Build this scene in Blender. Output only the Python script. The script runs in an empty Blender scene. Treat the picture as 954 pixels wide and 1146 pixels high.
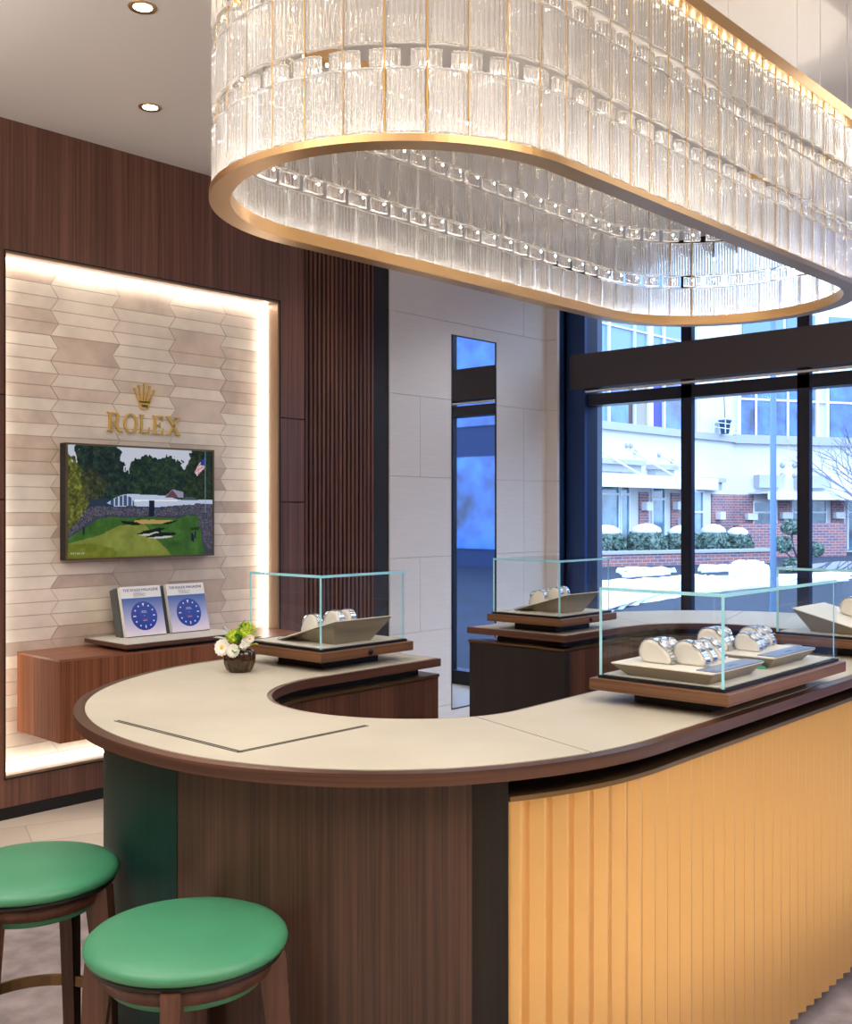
import bpy, math, random
import numpy as np
from mathutils import Vector, Matrix
R_ = math.radians
rnd = random.Random(7)
S = bpy.context.scene
C = S.collection

# ---------------------------------------------------------------- camera
cam_d = bpy.data.cameras.new('camera'); cam = bpy.data.objects.new('camera', cam_d); C.objects.link(cam)
cam.location = (0, 0, 1.5); cam.rotation_euler = (R_(90), 0, R_(43.09 - 90))
cam_d.sensor_fit = 'HORIZONTAL'; cam_d.sensor_width = 36; cam_d.lens = 1168.4 / 954 * 36
cam_d.clip_start = 0.05; cam_d.clip_end = 300
S.camera = cam
# ---------------------------------------------------------------- world, sun, exposure
W = bpy.data.worlds.new('sky'); S.world = W; W.use_nodes = True
nt = W.node_tree; bg = nt.nodes['Background']
bg.inputs[0].default_value = (0.55, 0.72, 1.0, 1); bg.inputs[1].default_value = 5.5
S.view_settings.view_transform = 'Standard'; S.view_settings.look = 'None'
S.view_settings.gamma = 1; S.view_settings.use_curve_mapping = False
S.view_settings.exposure = 0.0
S.cycles.max_bounces = 14; S.cycles.transparent_max_bounces = 48; S.cycles.transmission_bounces = 12
S.cycles.diffuse_bounces = 4; S.cycles.glossy_bounces = 5
S.cycles.sample_clamp_indirect = 10.0
S.cycles.caustics_reflective = False; S.cycles.caustics_refractive = False
CEIL = 3.41

def area(name, loc, size, power, color=(1, .95, .89), rot=(0, 0, 0), sy=None):
    l = bpy.data.lights.new(name, 'AREA'); l.energy = power; l.color = color
    l.shape = 'RECTANGLE' if sy else 'DISK'; l.size = size
    if sy: l.size_y = sy
    o = bpy.data.objects.new(name, l); o.location = loc; o.rotation_euler = rot; C.objects.link(o); return o
# added area lights under the ceiling, out of view, as general room fill
area('ceiling_fill_light', (-0.6, 1.2, CEIL - .03), 2.0, 45, sy=2.0)
area('ceiling_fill_light', (1.6, -1.4, CEIL - .03), 2.4, 45, sy=2.0)
area('ceiling_fill_light', (5.2, 0.6, CEIL - .03), 1.6, 30, sy=2.0)
# added upward area lights with no fixture, unseen, brightening ceiling and walls
for p_, e_ in (((-1.0, 2.2, 2.6), 90), ((1.2, -1.2, 2.6), 90), ((2.8, -2.4, 2.6), 45), ((0.2, 4.0, 2.75), 30)):
    area('fill_uplight', p_, 1.8, e_ * 1.35, rot=(math.pi, 0, 0), sy=1.2)

# ---------------------------------------------------------------- helpers
def lin(c):
    return tuple((x / 255 / 12.92) if x / 255 <= .04045 else ((x / 255 + .055) / 1.055) ** 2.4 for x in c[:3]) + (1,)

def newmat(name):
    m = bpy.data.materials.new(name); m.use_nodes = True
    return m, m.node_tree, m.node_tree.nodes['Principled BSDF']

def mat(name, rgb, rough=.5, metal=0, spec=.5, emis=None, es=0, noise=0, nscale=20, bump=0, bscale=200, coat=0, stretch=None):
    m, t, p = newmat(name)
    p.inputs['Base Color'].default_value = lin(rgb); p.inputs['Roughness'].default_value = rough
    p.inputs['Metallic'].default_value = metal; p.inputs['Specular IOR Level'].default_value = spec
    p.inputs['Coat Weight'].default_value = coat
    if emis: p.inputs['Emission Color'].default_value = lin(emis); p.inputs['Emission Strength'].default_value = es
    tc = t.nodes.new('ShaderNodeTexCoord'); mp = t.nodes.new('ShaderNodeMapping')
    t.links.new(tc.outputs['Object'], mp.inputs['Vector'])
    if stretch: mp.inputs['Scale'].default_value = stretch
    if noise:
        n = t.nodes.new('ShaderNodeTexNoise'); n.inputs['Scale'].default_value = nscale; n.inputs['Detail'].default_value = 4
        t.links.new(mp.outputs[0], n.inputs['Vector'])
        r = t.nodes.new('ShaderNodeValToRGB')
        a = lin([max(0, x * (1 - noise)) for x in rgb]); b = lin([min(255, x * (1 + noise)) for x in rgb])
        r.color_ramp.elements[0].color = a; r.color_ramp.elements[0].position = .35
        r.color_ramp.elements[1].color = b; r.color_ramp.elements[1].position = .65
        t.links.new(n.outputs['Fac'], r.inputs['Fac']); t.links.new(r.outputs[0], p.inputs['Base Color'])
    if bump:
        n2 = t.nodes.new('ShaderNodeTexNoise'); n2.inputs['Scale'].default_value = bscale
        t.links.new(mp.outputs[0], n2.inputs['Vector'])
        b = t.nodes.new('ShaderNodeBump'); b.inputs['Strength'].default_value = bump; b.inputs['Distance'].default_value = .002
        t.links.new(n2.outputs['Fac'], b.inputs['Height']); t.links.new(b.outputs[0], p.inputs['Normal'])
    return m

def wood(name, dark, light, axis='z', rough=.42, fine=110, spec=.4):
    """veneer with fine straight grain running along one axis"""
    m, t, p = newmat(name)
    tc = t.nodes.new('ShaderNodeTexCoord'); L = t.links
    def layer(sc, k):
        mp = t.nodes.new('ShaderNodeMapping')
        s = [sc, sc, sc]
        if axis == 'h': s[0] = s[1] = sc * k * 1.5
        else: s['xyz'.index(axis)] = sc * k
        mp.inputs['Scale'].default_value = s
        n = t.nodes.new('ShaderNodeTexNoise'); n.inputs['Scale'].default_value = 1; n.inputs['Detail'].default_value = 3
        n.inputs['Roughness'].default_value = .6
        L.new(tc.outputs['Object'], mp.inputs['Vector']); L.new(mp.outputs[0], n.inputs['Vector']); return n
    a = layer(fine, .012); b = layer(fine * .13, .02)
    mx = t.nodes.new('ShaderNodeMix'); mx.data_type = 'FLOAT'; mx.inputs[0].default_value = .45
    L.new(a.outputs['Fac'], mx.inputs[2]); L.new(b.outputs['Fac'], mx.inputs[3])
    r = t.nodes.new('ShaderNodeValToRGB'); e = r.color_ramp.elements
    e[0].position = .38; e[0].color = lin(dark); e[1].position = .62; e[1].color = lin(light)
    L.new(mx.outputs[0], r.inputs['Fac']); L.new(r.outputs[0], p.inputs['Base Color'])
    p.inputs['Roughness'].default_value = rough; p.inputs['Specular IOR Level'].default_value = spec
    bp = t.nodes.new('ShaderNodeBump'); bp.inputs['Strength'].default_value = .15; bp.inputs['Distance'].default_value = .001
    L.new(a.outputs['Fac'], bp.inputs['Height']); L.new(bp.outputs[0], p.inputs['Normal'])
    return m

def emit(name, rgb, s):
    m = bpy.data.materials.new(name); m.use_nodes = True; t = m.node_tree; t.nodes.clear()
    o = t.nodes.new('ShaderNodeOutputMaterial'); e = t.nodes.new('ShaderNodeEmission')
    e.inputs[0].default_value = lin(rgb); e.inputs[1].default_value = s; t.links.new(e.outputs[0], o.inputs[0]); return m

def thin_glass(name, tint, refl=1.0, rough=0.0, ior=1.45):
    """architectural pane: see-through with a fresnel reflection"""
    m = bpy.data.materials.new(name); m.use_nodes = True; t = m.node_tree; t.nodes.clear()
    o = t.nodes.new('ShaderNodeOutputMaterial'); tr = t.nodes.new('ShaderNodeBsdfTransparent'); g = t.nodes.new('ShaderNodeBsdfGlossy')
    f = t.nodes.new('ShaderNodeFresnel'); f.inputs['IOR'].default_value = ior
    mu = t.nodes.new('ShaderNodeMath'); mu.operation = 'MULTIPLY'; mu.inputs[1].default_value = refl
    x = t.nodes.new('ShaderNodeMixShader'); tr.inputs[0].default_value = tint; g.inputs['Roughness'].default_value = rough
    ge = t.nodes.new('ShaderNodeNewGeometry'); inv = t.nodes.new('ShaderNodeMath'); inv.operation = 'SUBTRACT'; inv.inputs[0].default_value = 1
    m2 = t.nodes.new('ShaderNodeMath'); m2.operation = 'MULTIPLY'; t.links.new(ge.outputs['Backfacing'], inv.inputs[1])
    t.links.new(f.outputs[0], mu.inputs[0]); t.links.new(mu.outputs[0], m2.inputs[0]); t.links.new(inv.outputs[0], m2.inputs[1]); t.links.new(m2.outputs[0], x.inputs[0])
    t.links.new(tr.outputs[0], x.inputs[1]); t.links.new(g.outputs[0], x.inputs[2]); t.links.new(x.outputs[0], o.inputs[0])
    return m

def crystal_mat(name, milk=.17):
    """ribbed crystal: refracting glass, slightly milky so that it catches the lamps behind it"""
    m = bpy.data.materials.new(name); m.use_nodes = True; t = m.node_tree; t.nodes.clear()
    o = t.nodes.new('ShaderNodeOutputMaterial'); L = t.links
    g = t.nodes.new('ShaderNodeBsdfGlass'); g.inputs['IOR'].default_value = 1.5; g.inputs['Roughness'].default_value = .01
    g.inputs['Color'].default_value = (1, 1, 1, 1)
    tp = t.nodes.new('ShaderNodeBsdfTransparent'); tp.inputs[0].default_value = (.98, .98, .98, 1)
    tl = t.nodes.new('ShaderNodeBsdfTranslucent'); tl.inputs[0].default_value = (.95, .94, .92, 1)
    df = t.nodes.new('ShaderNodeBsdfDiffuse'); df.inputs[0].default_value = (.95, .94, .92, 1)
    a = t.nodes.new('ShaderNodeMixShader'); a.inputs[0].default_value = .5; L.new(tl.outputs[0], a.inputs[1]); L.new(df.outputs[0], a.inputs[2])
    b = t.nodes.new('ShaderNodeMixShader'); b.inputs[0].default_value = .18; L.new(g.outputs[0], b.inputs[1]); L.new(tp.outputs[0], b.inputs[2])
    c = t.nodes.new('ShaderNodeMixShader'); c.inputs[0].default_value = milk; L.new(b.outputs[0], c.inputs[1]); L.new(a.outputs[0], c.inputs[2])
    L.new(c.outputs[0], o.inputs[0]); return m

class MB:
    """collects shapes, links them as one mesh object"""
    def __init__(s): s.v = []; s.f = []; s.m = []; s.sm = []
    def add(s, vs, fs, mi=0, smooth=False, M=None):
        n = len(s.v)
        if M is not None: vs = [tuple(M @ Vector(p)) for p in vs]
        s.v += [tuple(p) for p in vs]
        for f in fs: s.f.append([i + n for i in f]); s.m.append(mi); s.sm.append(smooth)
        return s
    def box(s, a, b, mi=0, M=None, bev=0):
        x0, y0, z0 = a; x1, y1, z1 = b
        if x0 > x1: x0, x1 = x1, x0
        if y0 > y1: y0, y1 = y1, y0
        if z0 > z1: z0, z1 = z1, z0
        if bev > 0:
            e = min(bev, (x1-x0)/2.01, (y1-y0)/2.01, (z1-z0)/2.01); vs = []
            for z, i in ((z0, e), (z0 + e, 0), (z1 - e, 0), (z1, e)):
                vs += [(x0+i+e if i == 0 else x0+i+e, y0+i, z), (x1-i-e, y0+i, z), (x1-i, y0+i+e, z), (x1-i, y1-i-e, z),
                       (x1-i-e, y1-i, z), (x0+i+e, y1-i, z), (x0+i, y1-i-e, z), (x0+i, y0+i+e, z)]
            fs = [list(range(7, -1, -1)), list(range(24, 32))]
            for k in range(3):
                for j in range(8): fs.append([k*8+j, k*8+(j+1) % 8, (k+1)*8+(j+1) % 8, (k+1)*8+j])
            return s.add(vs, fs, mi, False, M)
        vs = [(x0,y0,z0),(x1,y0,z0),(x1,y1,z0),(x0,y1,z0),(x0,y0,z1),(x1,y0,z1),(x1,y1,z1),(x0,y1,z1)]
        return s.add(vs, [(3,2,1,0),(4,5,6,7),(0,1,5,4),(1,2,6,5),(2,3,7,6),(3,0,4,7)], mi, False, M)
    def loft(s, rings, mi=0, smooth=False, caps=True, closed=True, M=None):
        n = len(rings[0]); vs = [p for r in rings for p in r]; fs = []
        for k in range(len(rings) - 1):
            for j in range(n if closed else n - 1):
                fs.append([k*n+j, k*n+(j+1) % n, (k+1)*n+(j+1) % n, (k+1)*n+j])
        s.add(vs, fs, mi, smooth, M)
        if caps and closed:
            s.add(rings[0], [list(range(n - 1, -1, -1))], mi, False, M); s.add(rings[-1], [list(range(n))], mi, False, M)
        return s
    def prism(s, poly, z0, z1, mi=0, M=None, smooth=False):
        return s.loft([[(x, y, z0) for x, y in poly], [(x, y, z1) for x, y in poly]], mi, smooth, M=M)
    def lathe(s, prof, c=(0, 0, 0), n=32, mi=0, smooth=True, M=None, rad=None, caps=True):
        rings = []
        for r, z in prof:
            rings.append([(c[0] + r * math.cos(2*math.pi*k/n) * (rad(k/n) if rad else 1), c[1] + r * math.sin(2*math.pi*k/n) * (rad(k/n) if rad else 1), c[2] + z) for k in range(n)])
        return s.loft(rings, mi, smooth, M=M, caps=caps)
    def tube(s, pts, r, n=8, mi=0, M=None, closed=False):
        pts = [Vector(p) for p in pts]; rings = []; N = len(pts); rr = r if isinstance(r, (list, tuple)) else [r] * N
        for i, p in enumerate(pts):
            a = pts[(i - 1) % N] if (i or closed) else p; b = pts[(i + 1) % N] if (i < N - 1 or closed) else p
            d = (b - a).normalized(); u = d.cross(Vector((0, 0, 1)))
            if u.length < .05: u = d.cross(Vector((1, 0, 0)))
            u.normalize(); w = d.cross(u)
            rings.append([tuple(p + (u * math.cos(2*math.pi*k/n) + w * math.sin(2*math.pi*k/n)) * rr[i]) for k in range(n)])
        if closed: rings.append(rings[0])
        return s.loft(rings, mi, True, caps=not closed, M=M)
    def strip(s, A, B, z0, z1, mi=0, ends=True, smooth=False):
        """solid between two matched open polylines"""
        n = len(A); vs = [(x, y, z0) for x, y in A] + [(x, y, z0) for x, y in B] + [(x, y, z1) for x, y in A] + [(x, y, z1) for x, y in B]
        fs = []
        for i in range(n - 1):
            fs += [(n+i, n+i+1, i+1, i), (2*n+i, 2*n+i+1, 3*n+i+1, 3*n+i), (i, i+1, 2*n+i+1, 2*n+i), (n+i+1, n+i, 3*n+i, 3*n+i+1)]
        if ends: fs += [(0, 2*n, 3*n, n), (n-1, 2*n-1, 4*n-1, 3*n-1)]
        return s.add(vs, fs, mi, smooth)
    def build(s, name, mats, parent=None, loc=None, rot=None, **tg):
        me = bpy.data.meshes.new(name); me.from_pydata(s.v, [], s.f)
        if not isinstance(mats, (list, tuple)): mats = [mats]
        for m in mats: me.materials.append(m)
        me.polygons.foreach_set('material_index', s.m); me.polygons.foreach_set('use_smooth', s.sm); me.validate(); me.update()
        import bmesh
        bm = bmesh.new(); bm.from_mesh(me); bmesh.ops.recalc_face_normals(bm, faces=bm.faces); bm.to_mesh(me); bm.free()
        o = bpy.data.objects.new(name, me); C.objects.link(o)
        if parent: o.parent = parent
        if loc is not None: o.location = loc
        if rot is not None: o.rotation_euler = rot
        tag(o, **tg); return o

def tag(o, label=None, cat=None, group=None, kind=None):
    if label: o['label'] = label
    if cat: o['category'] = cat
    if group: o['group'] = group
    if kind: o['kind'] = kind
    return o
def thing(name, label, cat, loc=(0, 0, 0), rz=0, group=None):
    o = bpy.data.objects.new(name, None); o.empty_display_size = .1; C.objects.link(o)
    o.location = loc; o.rotation_euler = (0, 0, rz); return tag(o, label, cat, group)
def copy_tree(o, parent=None):
    c = o.copy(); C.objects.link(c); c.parent = parent
    for ch in list(o.children): copy_tree(ch, c)
    return c
def struct(name, mb, m): return mb.build(name, m, kind='structure')
def text_mesh(txt, size, m, parent, loc, rot, ext=.0004, name='lettering', align='CENTER', sx=1.0, **tg):
    cu = bpy.data.curves.new(name, 'FONT'); cu.body = txt; cu.size = size; cu.extrude = ext; cu.align_x = align; cu.resolution_u = 2
    tmp = bpy.data.objects.new('tmp', cu); C.objects.link(tmp)
    me = bpy.data.meshes.new_from_object(tmp.evaluated_get(bpy.context.evaluated_depsgraph_get()))
    C.objects.unlink(tmp); bpy.data.objects.remove(tmp); me.materials.clear(); me.materials.append(m)
    o = bpy.data.objects.new(name, me); C.objects.link(o); o.parent = parent; o.location = loc; o.rotation_euler = rot; o.scale = (sx, 1, 1)
    return tag(o, **tg)

# ---------------------------------------------------------------- materials
M = {}
M['veneer'] = wood('dark_walnut_veneer', (82, 52, 41), (120, 82, 66), rough=.5)
M['slat'] = wood('slat_walnut', (64, 36, 27), (112, 72, 54), rough=.5, fine=60)
M['backing'] = mat('slat_backing', (20, 14, 14), .7)
M['console'] = wood('console_walnut', (96, 56, 36), (140, 88, 58), spec=.15, rough=.6)
M['consoletop'] = wood('console_top_walnut', (112, 68, 46), (146, 94, 68), axis='x', rough=.35)
M['edge'] = wood('counter_edge_walnut', (64, 40, 31), (98, 64, 50), axis='h', rough=.35, fine=80)
M['body'] = wood('counter_body_walnut', (52, 34, 27), (84, 58, 46), rough=.38, fine=140)
M['cabinet'] = wood('inner_cabinet_walnut', (62, 38, 29), (98, 64, 49), rough=.4, fine=120)
M['caseb'] = wood('case_base_walnut', (84, 56, 38), (130, 92, 64), axis='h', rough=.35, fine=70)
M['black'] = mat('black_stained_wood', (22, 19, 19), .5, noise=.15, nscale=40, stretch=(1, 1, .05))
M['blackpanel'] = wood('charcoal_end_panel', (24, 20, 19), (38, 32, 30), rough=.5, fine=150)
M['green'] = mat('dark_green_panel', (12, 46, 42), .5, spec=.25, noise=.12, nscale=120, stretch=(1, 1, .02))
M['leather'] = mat('cream_leather', (183, 176, 159), .5, noise=.03, nscale=3, bump=.15, bscale=900)
M['leather2'] = mat('pale_cream_leather', (206, 201, 190), .5, bump=.1, bscale=900)
M['seat'] = mat('green_leather', (64, 134, 98), .42, noise=.03, nscale=6, bump=.15, bscale=700)
M['stoolwood'] = wood('stool_walnut', (66, 40, 30), (104, 68, 54), rough=.4, fine=90)
M['brass'] = mat('satin_brass', (214, 172, 104), .32, metal=.85)
M['brassring'] = mat('champagne_metal', (194, 156, 108), .32, metal=.9)
M['darkbrass'] = mat('aged_brass_rod', (190, 150, 86), .35, metal=.8)
M['bronze'] = mat('bronze_metal', (120, 96, 66), .35, metal=.8)
M['gold'] = mat('polished_gold', (226, 184, 92), .35, metal=.4)
M['goldfront'] = mat('pleated_gold_sheet', (228, 186, 124), .32, metal=.8)
M['blackmetal'] = mat('black_metal', (16, 17, 22), .4, metal=.2)
M['ceiling'] = mat('ceiling_white', (214, 209, 206), .9)
M['tile0'] = mat('cream_hex_tile', (240, 229, 212), .55, noise=.04, nscale=5)
M['tile1'] = mat('light_hex_tile', (236, 223, 206), .55, noise=.05, nscale=5)
M['tile2'] = mat('taupe_hex_tile', (221, 204, 186), .5, noise=.06, nscale=6)
M['tile3'] = mat('rose_hex_tile', (211, 191, 173), .5, noise=.07, nscale=6)
M['grout'] = mat('tile_grout', (190, 168, 146), .8)
M['led'] = emit('warm_led_strip', (255, 243, 230), 17)
M['lamp'] = emit('lamp_lens', (255, 244, 226), 14)
M['chandled'] = emit('chandelier_led', (255, 230, 190), 60); M['chandlow'] = emit('chandelier_channel_fill', (255, 244, 230), 110); M['chandmid'] = emit('chandelier_link_fill', (255, 244, 228), 220); M['chandup'] = emit('chandelier_ceiling_fill', (255, 246, 236), 7); M['frost'] = crystal_mat('frosted_crystal_edge', .85)  # channel, link and upward emitters are added light, not lamps of the chandelier
M['crystal'] = crystal_mat('ribbed_crystal')
M['pane'] = thin_glass('display_glass', (.985, .995, .995, 1), .8)
M['glassedge'] = mat('glass_edge_aqua', (160, 226, 244), .15, spec=.9)
M['window'] = thin_glass('window_glass', (.92, .96, 1.0, 1), .1)
M['frame'] = mat('dark_window_metal', (24, 26, 40), .35, metal=.3)
M['beam'] = mat('dark_bronze_beam', (66, 58, 62), .6)
M['alu'] = mat('pale_aluminium', (210, 208, 210), .35, metal=.5)
M['mirror'] = mat('mirror_silver', (200, 205, 215), .02, metal=1)
M['steel'] = mat('watch_steel', (205, 210, 218), .18, metal=1)
M['dial'] = mat('pale_watch_dial', (222, 226, 230), .3)
M['dialblue'] = mat('blue_watch_dial', (40, 74, 160), .25)
M['cushion'] = mat('cream_watch_cushion', (224, 218, 208), .6, bump=.1, bscale=800)
M['trayside'] = mat('taupe_tray_side', (150, 138, 118), .6, bump=.1, bscale=700)
M['traytop'] = mat('cream_tray_top', (230, 225, 216), .6, bump=.1, bscale=700)
M['grey'] = mat('grey_label_metal', (120, 132, 158), .3, metal=.4)
M['white'] = mat('white_paper', (240, 240, 240), .6)
M['vase'] = mat('amber_bronze_glass', (70, 48, 28), .15, metal=.4, noise=.35, nscale=18, coat=.5)
M['leaf'] = mat('fresh_leaf', (74, 140, 50), .5, noise=.2, nscale=60)
M['lime'] = mat('lime_bloom', (196, 214, 74), .6, noise=.15, nscale=90)
M['petal'] = mat('white_petal', (240, 236, 226), .6)
M['yolk'] = mat('yellow_flower_heart', (226, 170, 50), .7)
M['sage'] = mat('pale_sage_leaf', (196, 214, 206), .6)

# stone wall
def stone_mat():
    m, t, p = newmat('pale_limestone'); L = t.links
    tc = t.nodes.new('ShaderNodeTexCoord'); mp = t.nodes.new('ShaderNodeMapping'); mp.inputs['Scale'].default_value = (2, 2, 60)
    n = t.nodes.new('ShaderNodeTexNoise'); n.inputs['Scale'].default_value = 3; n.inputs['Detail'].default_value = 5
    L.new(tc.outputs['Object'], mp.inputs[0]); L.new(mp.outputs[0], n.inputs['Vector'])
    r = t.nodes.new('ShaderNodeValToRGB'); e = r.color_ramp.elements; e[0].position = .3; e[1].position = .7
    e[0].color = lin((206, 199, 194)); e[1].color = lin((213, 206, 201)); L.new(n.outputs['Fac'], r.inputs[0]); L.new(r.outputs[0], p.inputs['Base Color'])
    p.inputs['Roughness'].default_value = .6
    b = t.nodes.new('ShaderNodeBump'); b.inputs['Strength'].default_value = .1; b.inputs['Distance'].default_value = .001
    L.new(n.outputs['Fac'], b.inputs['Height']); L.new(b.outputs[0], p.inputs['Normal']); return m
M['stone'] = stone_mat(); M['joint'] = mat('stone_joint', (150, 138, 128), .8)
def tiles_mat(name, c1, c2, mortar, sx, sy, ms=.004, rot=0, rough=.35):
    m, t, p = newmat(name); L = t.links
    tc = t.nodes.new('ShaderNodeTexCoord'); mp = t.nodes.new('ShaderNodeMapping'); mp.inputs['Rotation'].default_value = (0, 0, rot)
    b = t.nodes.new('ShaderNodeTexBrick'); b.inputs['Color1'].default_value = lin(c1); b.inputs['Color2'].default_value = lin(c2)
    b.inputs['Mortar'].default_value = lin(mortar); b.inputs['Scale'].default_value = 1; b.inputs['Brick Width'].default_value = sx
    b.inputs['Row Height'].default_value = sy; b.inputs['Mortar Size'].default_value = ms; b.inputs['Mortar Smooth'].default_value = .1
    L.new(tc.outputs['Object'], mp.inputs[0]); L.new(mp.outputs[0], b.inputs['Vector']); L.new(b.outputs['Color'], p.inputs['Base Color'])
    p.inputs['Roughness'].default_value = rough; return m
M['floor'] = tiles_mat('beige_floor_stone', (236, 222, 200), (206, 190, 174), (196, 180, 160), 1.1, .28, .003, R_(20), .3)
M['rug'] = mat('mauve_grey_rug', (150, 136, 134), .95, noise=.12, nscale=9, bump=.6, bscale=300)

# ================================================================ THE ROOM
YW, YN = 4.95, 5.09            # feature wall face, niche back
XW = 6.85                      # window plane
struct('floor', MB().box((-3.2, -3.7, -.1), (XW + .1, 5.4, 0)), M['floor'])
b = MB()                        # ceiling with a shallow raised pocket beside the windows
b.box((-3.2, -3.7, CEIL), (4.62, 5.4, CEIL + .2)); b.box((4.62, -3.7, CEIL + .07), (XW + .2, 5.4, CEIL + .27))
struct('ceiling', b, M['ceiling'])
struct('wall_back', MB().box((-3.3, -3.7, 0), (-3.1, 5.4, CEIL)), mat('back_wall_taupe', (150, 132, 118), .8))
struct('wall_right', MB().box((-3.2, -3.8, 0), (XW + .2, -3.6, CEIL + .1)), mat('right_wall_taupe', (160, 142, 126), .8))
# feature wall around the niche, split by fine shadow gaps
NX0, NX1, NZ0, NZ1 = 2.303, 3.997, .206, 2.77
b = MB(); g = .003
b.box((-3.1, YW, .065), (NX0 - g, 5.15, 1.56 - g)); b.box((-3.1, YW, 1.56 + g), (NX0 - g, 5.15, 2.07 - g)); b.box((-3.1, YW, 2.07 + g), (NX0 - g, 5.15, NZ1 + g))
b.box((-3.1, YW, NZ1 + g), (3.155 - .0015, 5.15, CEIL)); b.box((3.155 + .0015, YW, NZ1 + g), (4.19, 5.15, CEIL))
b.box((NX0 - g, YW, .065), (NX1 + g, 5.15, NZ0 - g))
b.box((NX1 + g, YW, .065), (4.19, 5.15, 1.56 - g)); b.box((NX1 + g, YW, 1.56 + g), (4.19, 5.15, 2.07 - g)); b.box((NX1 + g, YW, 2.07 + g), (4.19, 5.15, NZ1 + g))
struct('wall_left', b, M['veneer'])
struct('trim_1', MB().box((-3.1, YW + .02, 0), (4.86, 5.14, .065)).box((-3.1, YW + .12, .065), (2.2, 5.17, CEIL)).box((4.05, YW + .12, .065), (4.2, 5.17, CEIL)), M['backing'])
# black trim line around the niche and its bronze reveal
b = MB()
for x0, x1, z0, z1 in ((NX0 - .006, NX0, NZ0, NZ1), (NX1, NX1 + .006, NZ0, NZ1)): b.box((x0, YW - .004, z0), (x1, YW + .14, z1))
b.box((NX0 - .006, YW - .004, NZ1), (NX1 + .006, YW + .14, NZ1 + .006)); b.box((NX0 - .006, YW - .004, NZ0 - .006), (NX1 + .006, YW + .14, NZ0))
struct('trim_2', b, M['backing'])
b = MB()
b.box((NX0, YW + .002, NZ0), (NX0 + .004, YN, NZ1)); b.box((NX1 - .012, YW + .002, NZ0), (NX1, YN, NZ1))
b.box((NX0, YW + .002, NZ1 - .012), (NX1, YN, NZ1)); b.box((NX0, YW + .002, NZ0), (NX1, YN, NZ0 + .012))
struct('trim_3', b, mat('bronze_reveal', (150, 122, 98), .4, metal=.4))
# LED line running round the back of the reveal
b = MB(); e = .016
b.box((NX0 + .004, YN - .038, NZ0 + .012), (NX0 + .012, YN - .022, NZ1 - .012))
b.box((NX1 - .02, YN - .038, NZ0 + .012), (NX1 - .012, YN - .02, NZ1 - .012))
b.box((NX0 + .012, YN - .042, NZ1 - .02), (NX1 - .02, YN - .026, NZ1 - .012))
b.box((NX0 + .012, YN - .042, NZ0 + .012), (NX1 - .02, YN - .026, NZ0 + .02))
b.build('light_strip', M['led'], label='glowing white light strip around the edge of the tiled wall niche', cat='light strip')
# hexagonal half tiles inside the niche (one wall surface)
b = MB(); b.box((NX0, YN, NZ0), (NX1, YN + .05, NZ1), 4)
h = .0652; cols = [NX0, 2.627, 2.980, 3.333, 3.683, NX1]; a = .022; trnd = random.Random(3)
z = NZ0; k = 0; zz0 = .9751 - 11 * h
ks = range(-2, 46); prev = {}
for k in ks:
    z0 = max(NZ0, zz0 + k * h); z1 = min(NZ1, zz0 + (k + 1) * h)
    if z1 - z0 < .01: continue
    for ci in range(5):
        def xb(i, kk):            # zig-zag joint i at row line kk
            if i == 0 or i == 5: return cols[i]
            s_ = 1 if (kk % 2 == 0) else -1
            return cols[i] + (a * s_ if i % 2 else -a * s_)
        gx = .0016; gz = .0016
        pair = (k + (ci % 2)) // 2; rr = random.Random(pair * 17 + ci * 101 + 5)
        dbl = rr.random() < .16; base = rr.random() if dbl else trnd.random()
        if trnd.random() < -1: pass
        mi = (0 if base < .42 else 1 if base < .68 else 2 if base < .86 else 3) if not dbl else (2 if base < .5 else 3)
        top_gap = gz if not (dbl and (k + ci) % 2 == 0) else -gz; bot_gap = gz if not (dbl and (k + ci) % 2 == 1) else 0
        q = [(xb(ci, k) + gx, z0 + bot_gap), (xb(ci + 1, k) - gx, z0 + bot_gap), (xb(ci + 1, k + 1) - gx, z1 - top_gap), (xb(ci, k + 1) + gx, z1 - top_gap)]
        y0 = YN - .004
        b.add([(x, y0, zc) for x, zc in q] + [(x, YN, zc) for x, zc in q], [(0, 1, 2, 3), (0, 4, 5, 1), (1, 5, 6, 2), (2, 6, 7, 3), (3, 7, 4, 0)], mi)
struct('wall_niche', b, [M['tile0'], M['tile1'], M['tile2'], M['tile3'], M['grout']])
# slatted panel
b = MB(); b.box((4.19, YW + .05, .02), (4.80, 5.15, CEIL), 1)
n = 17
for i in range(n):
    x = 4.198 + i * (4.80 - 4.198) / n; b.box((x, YW - .005, .065), (x + .02, YW + .05, CEIL), 0, bev=.002)
b.build('slatted_panel', [M['slat'], M['backing']], label='tall ribbed walnut slat panel between the wood wall and the pale stone wall', cat='wall panel')
struct('trim_4', MB().box((4.80, YW + .01, 0), (4.935, 5.2, CEIL)), M['backing'])
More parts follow.
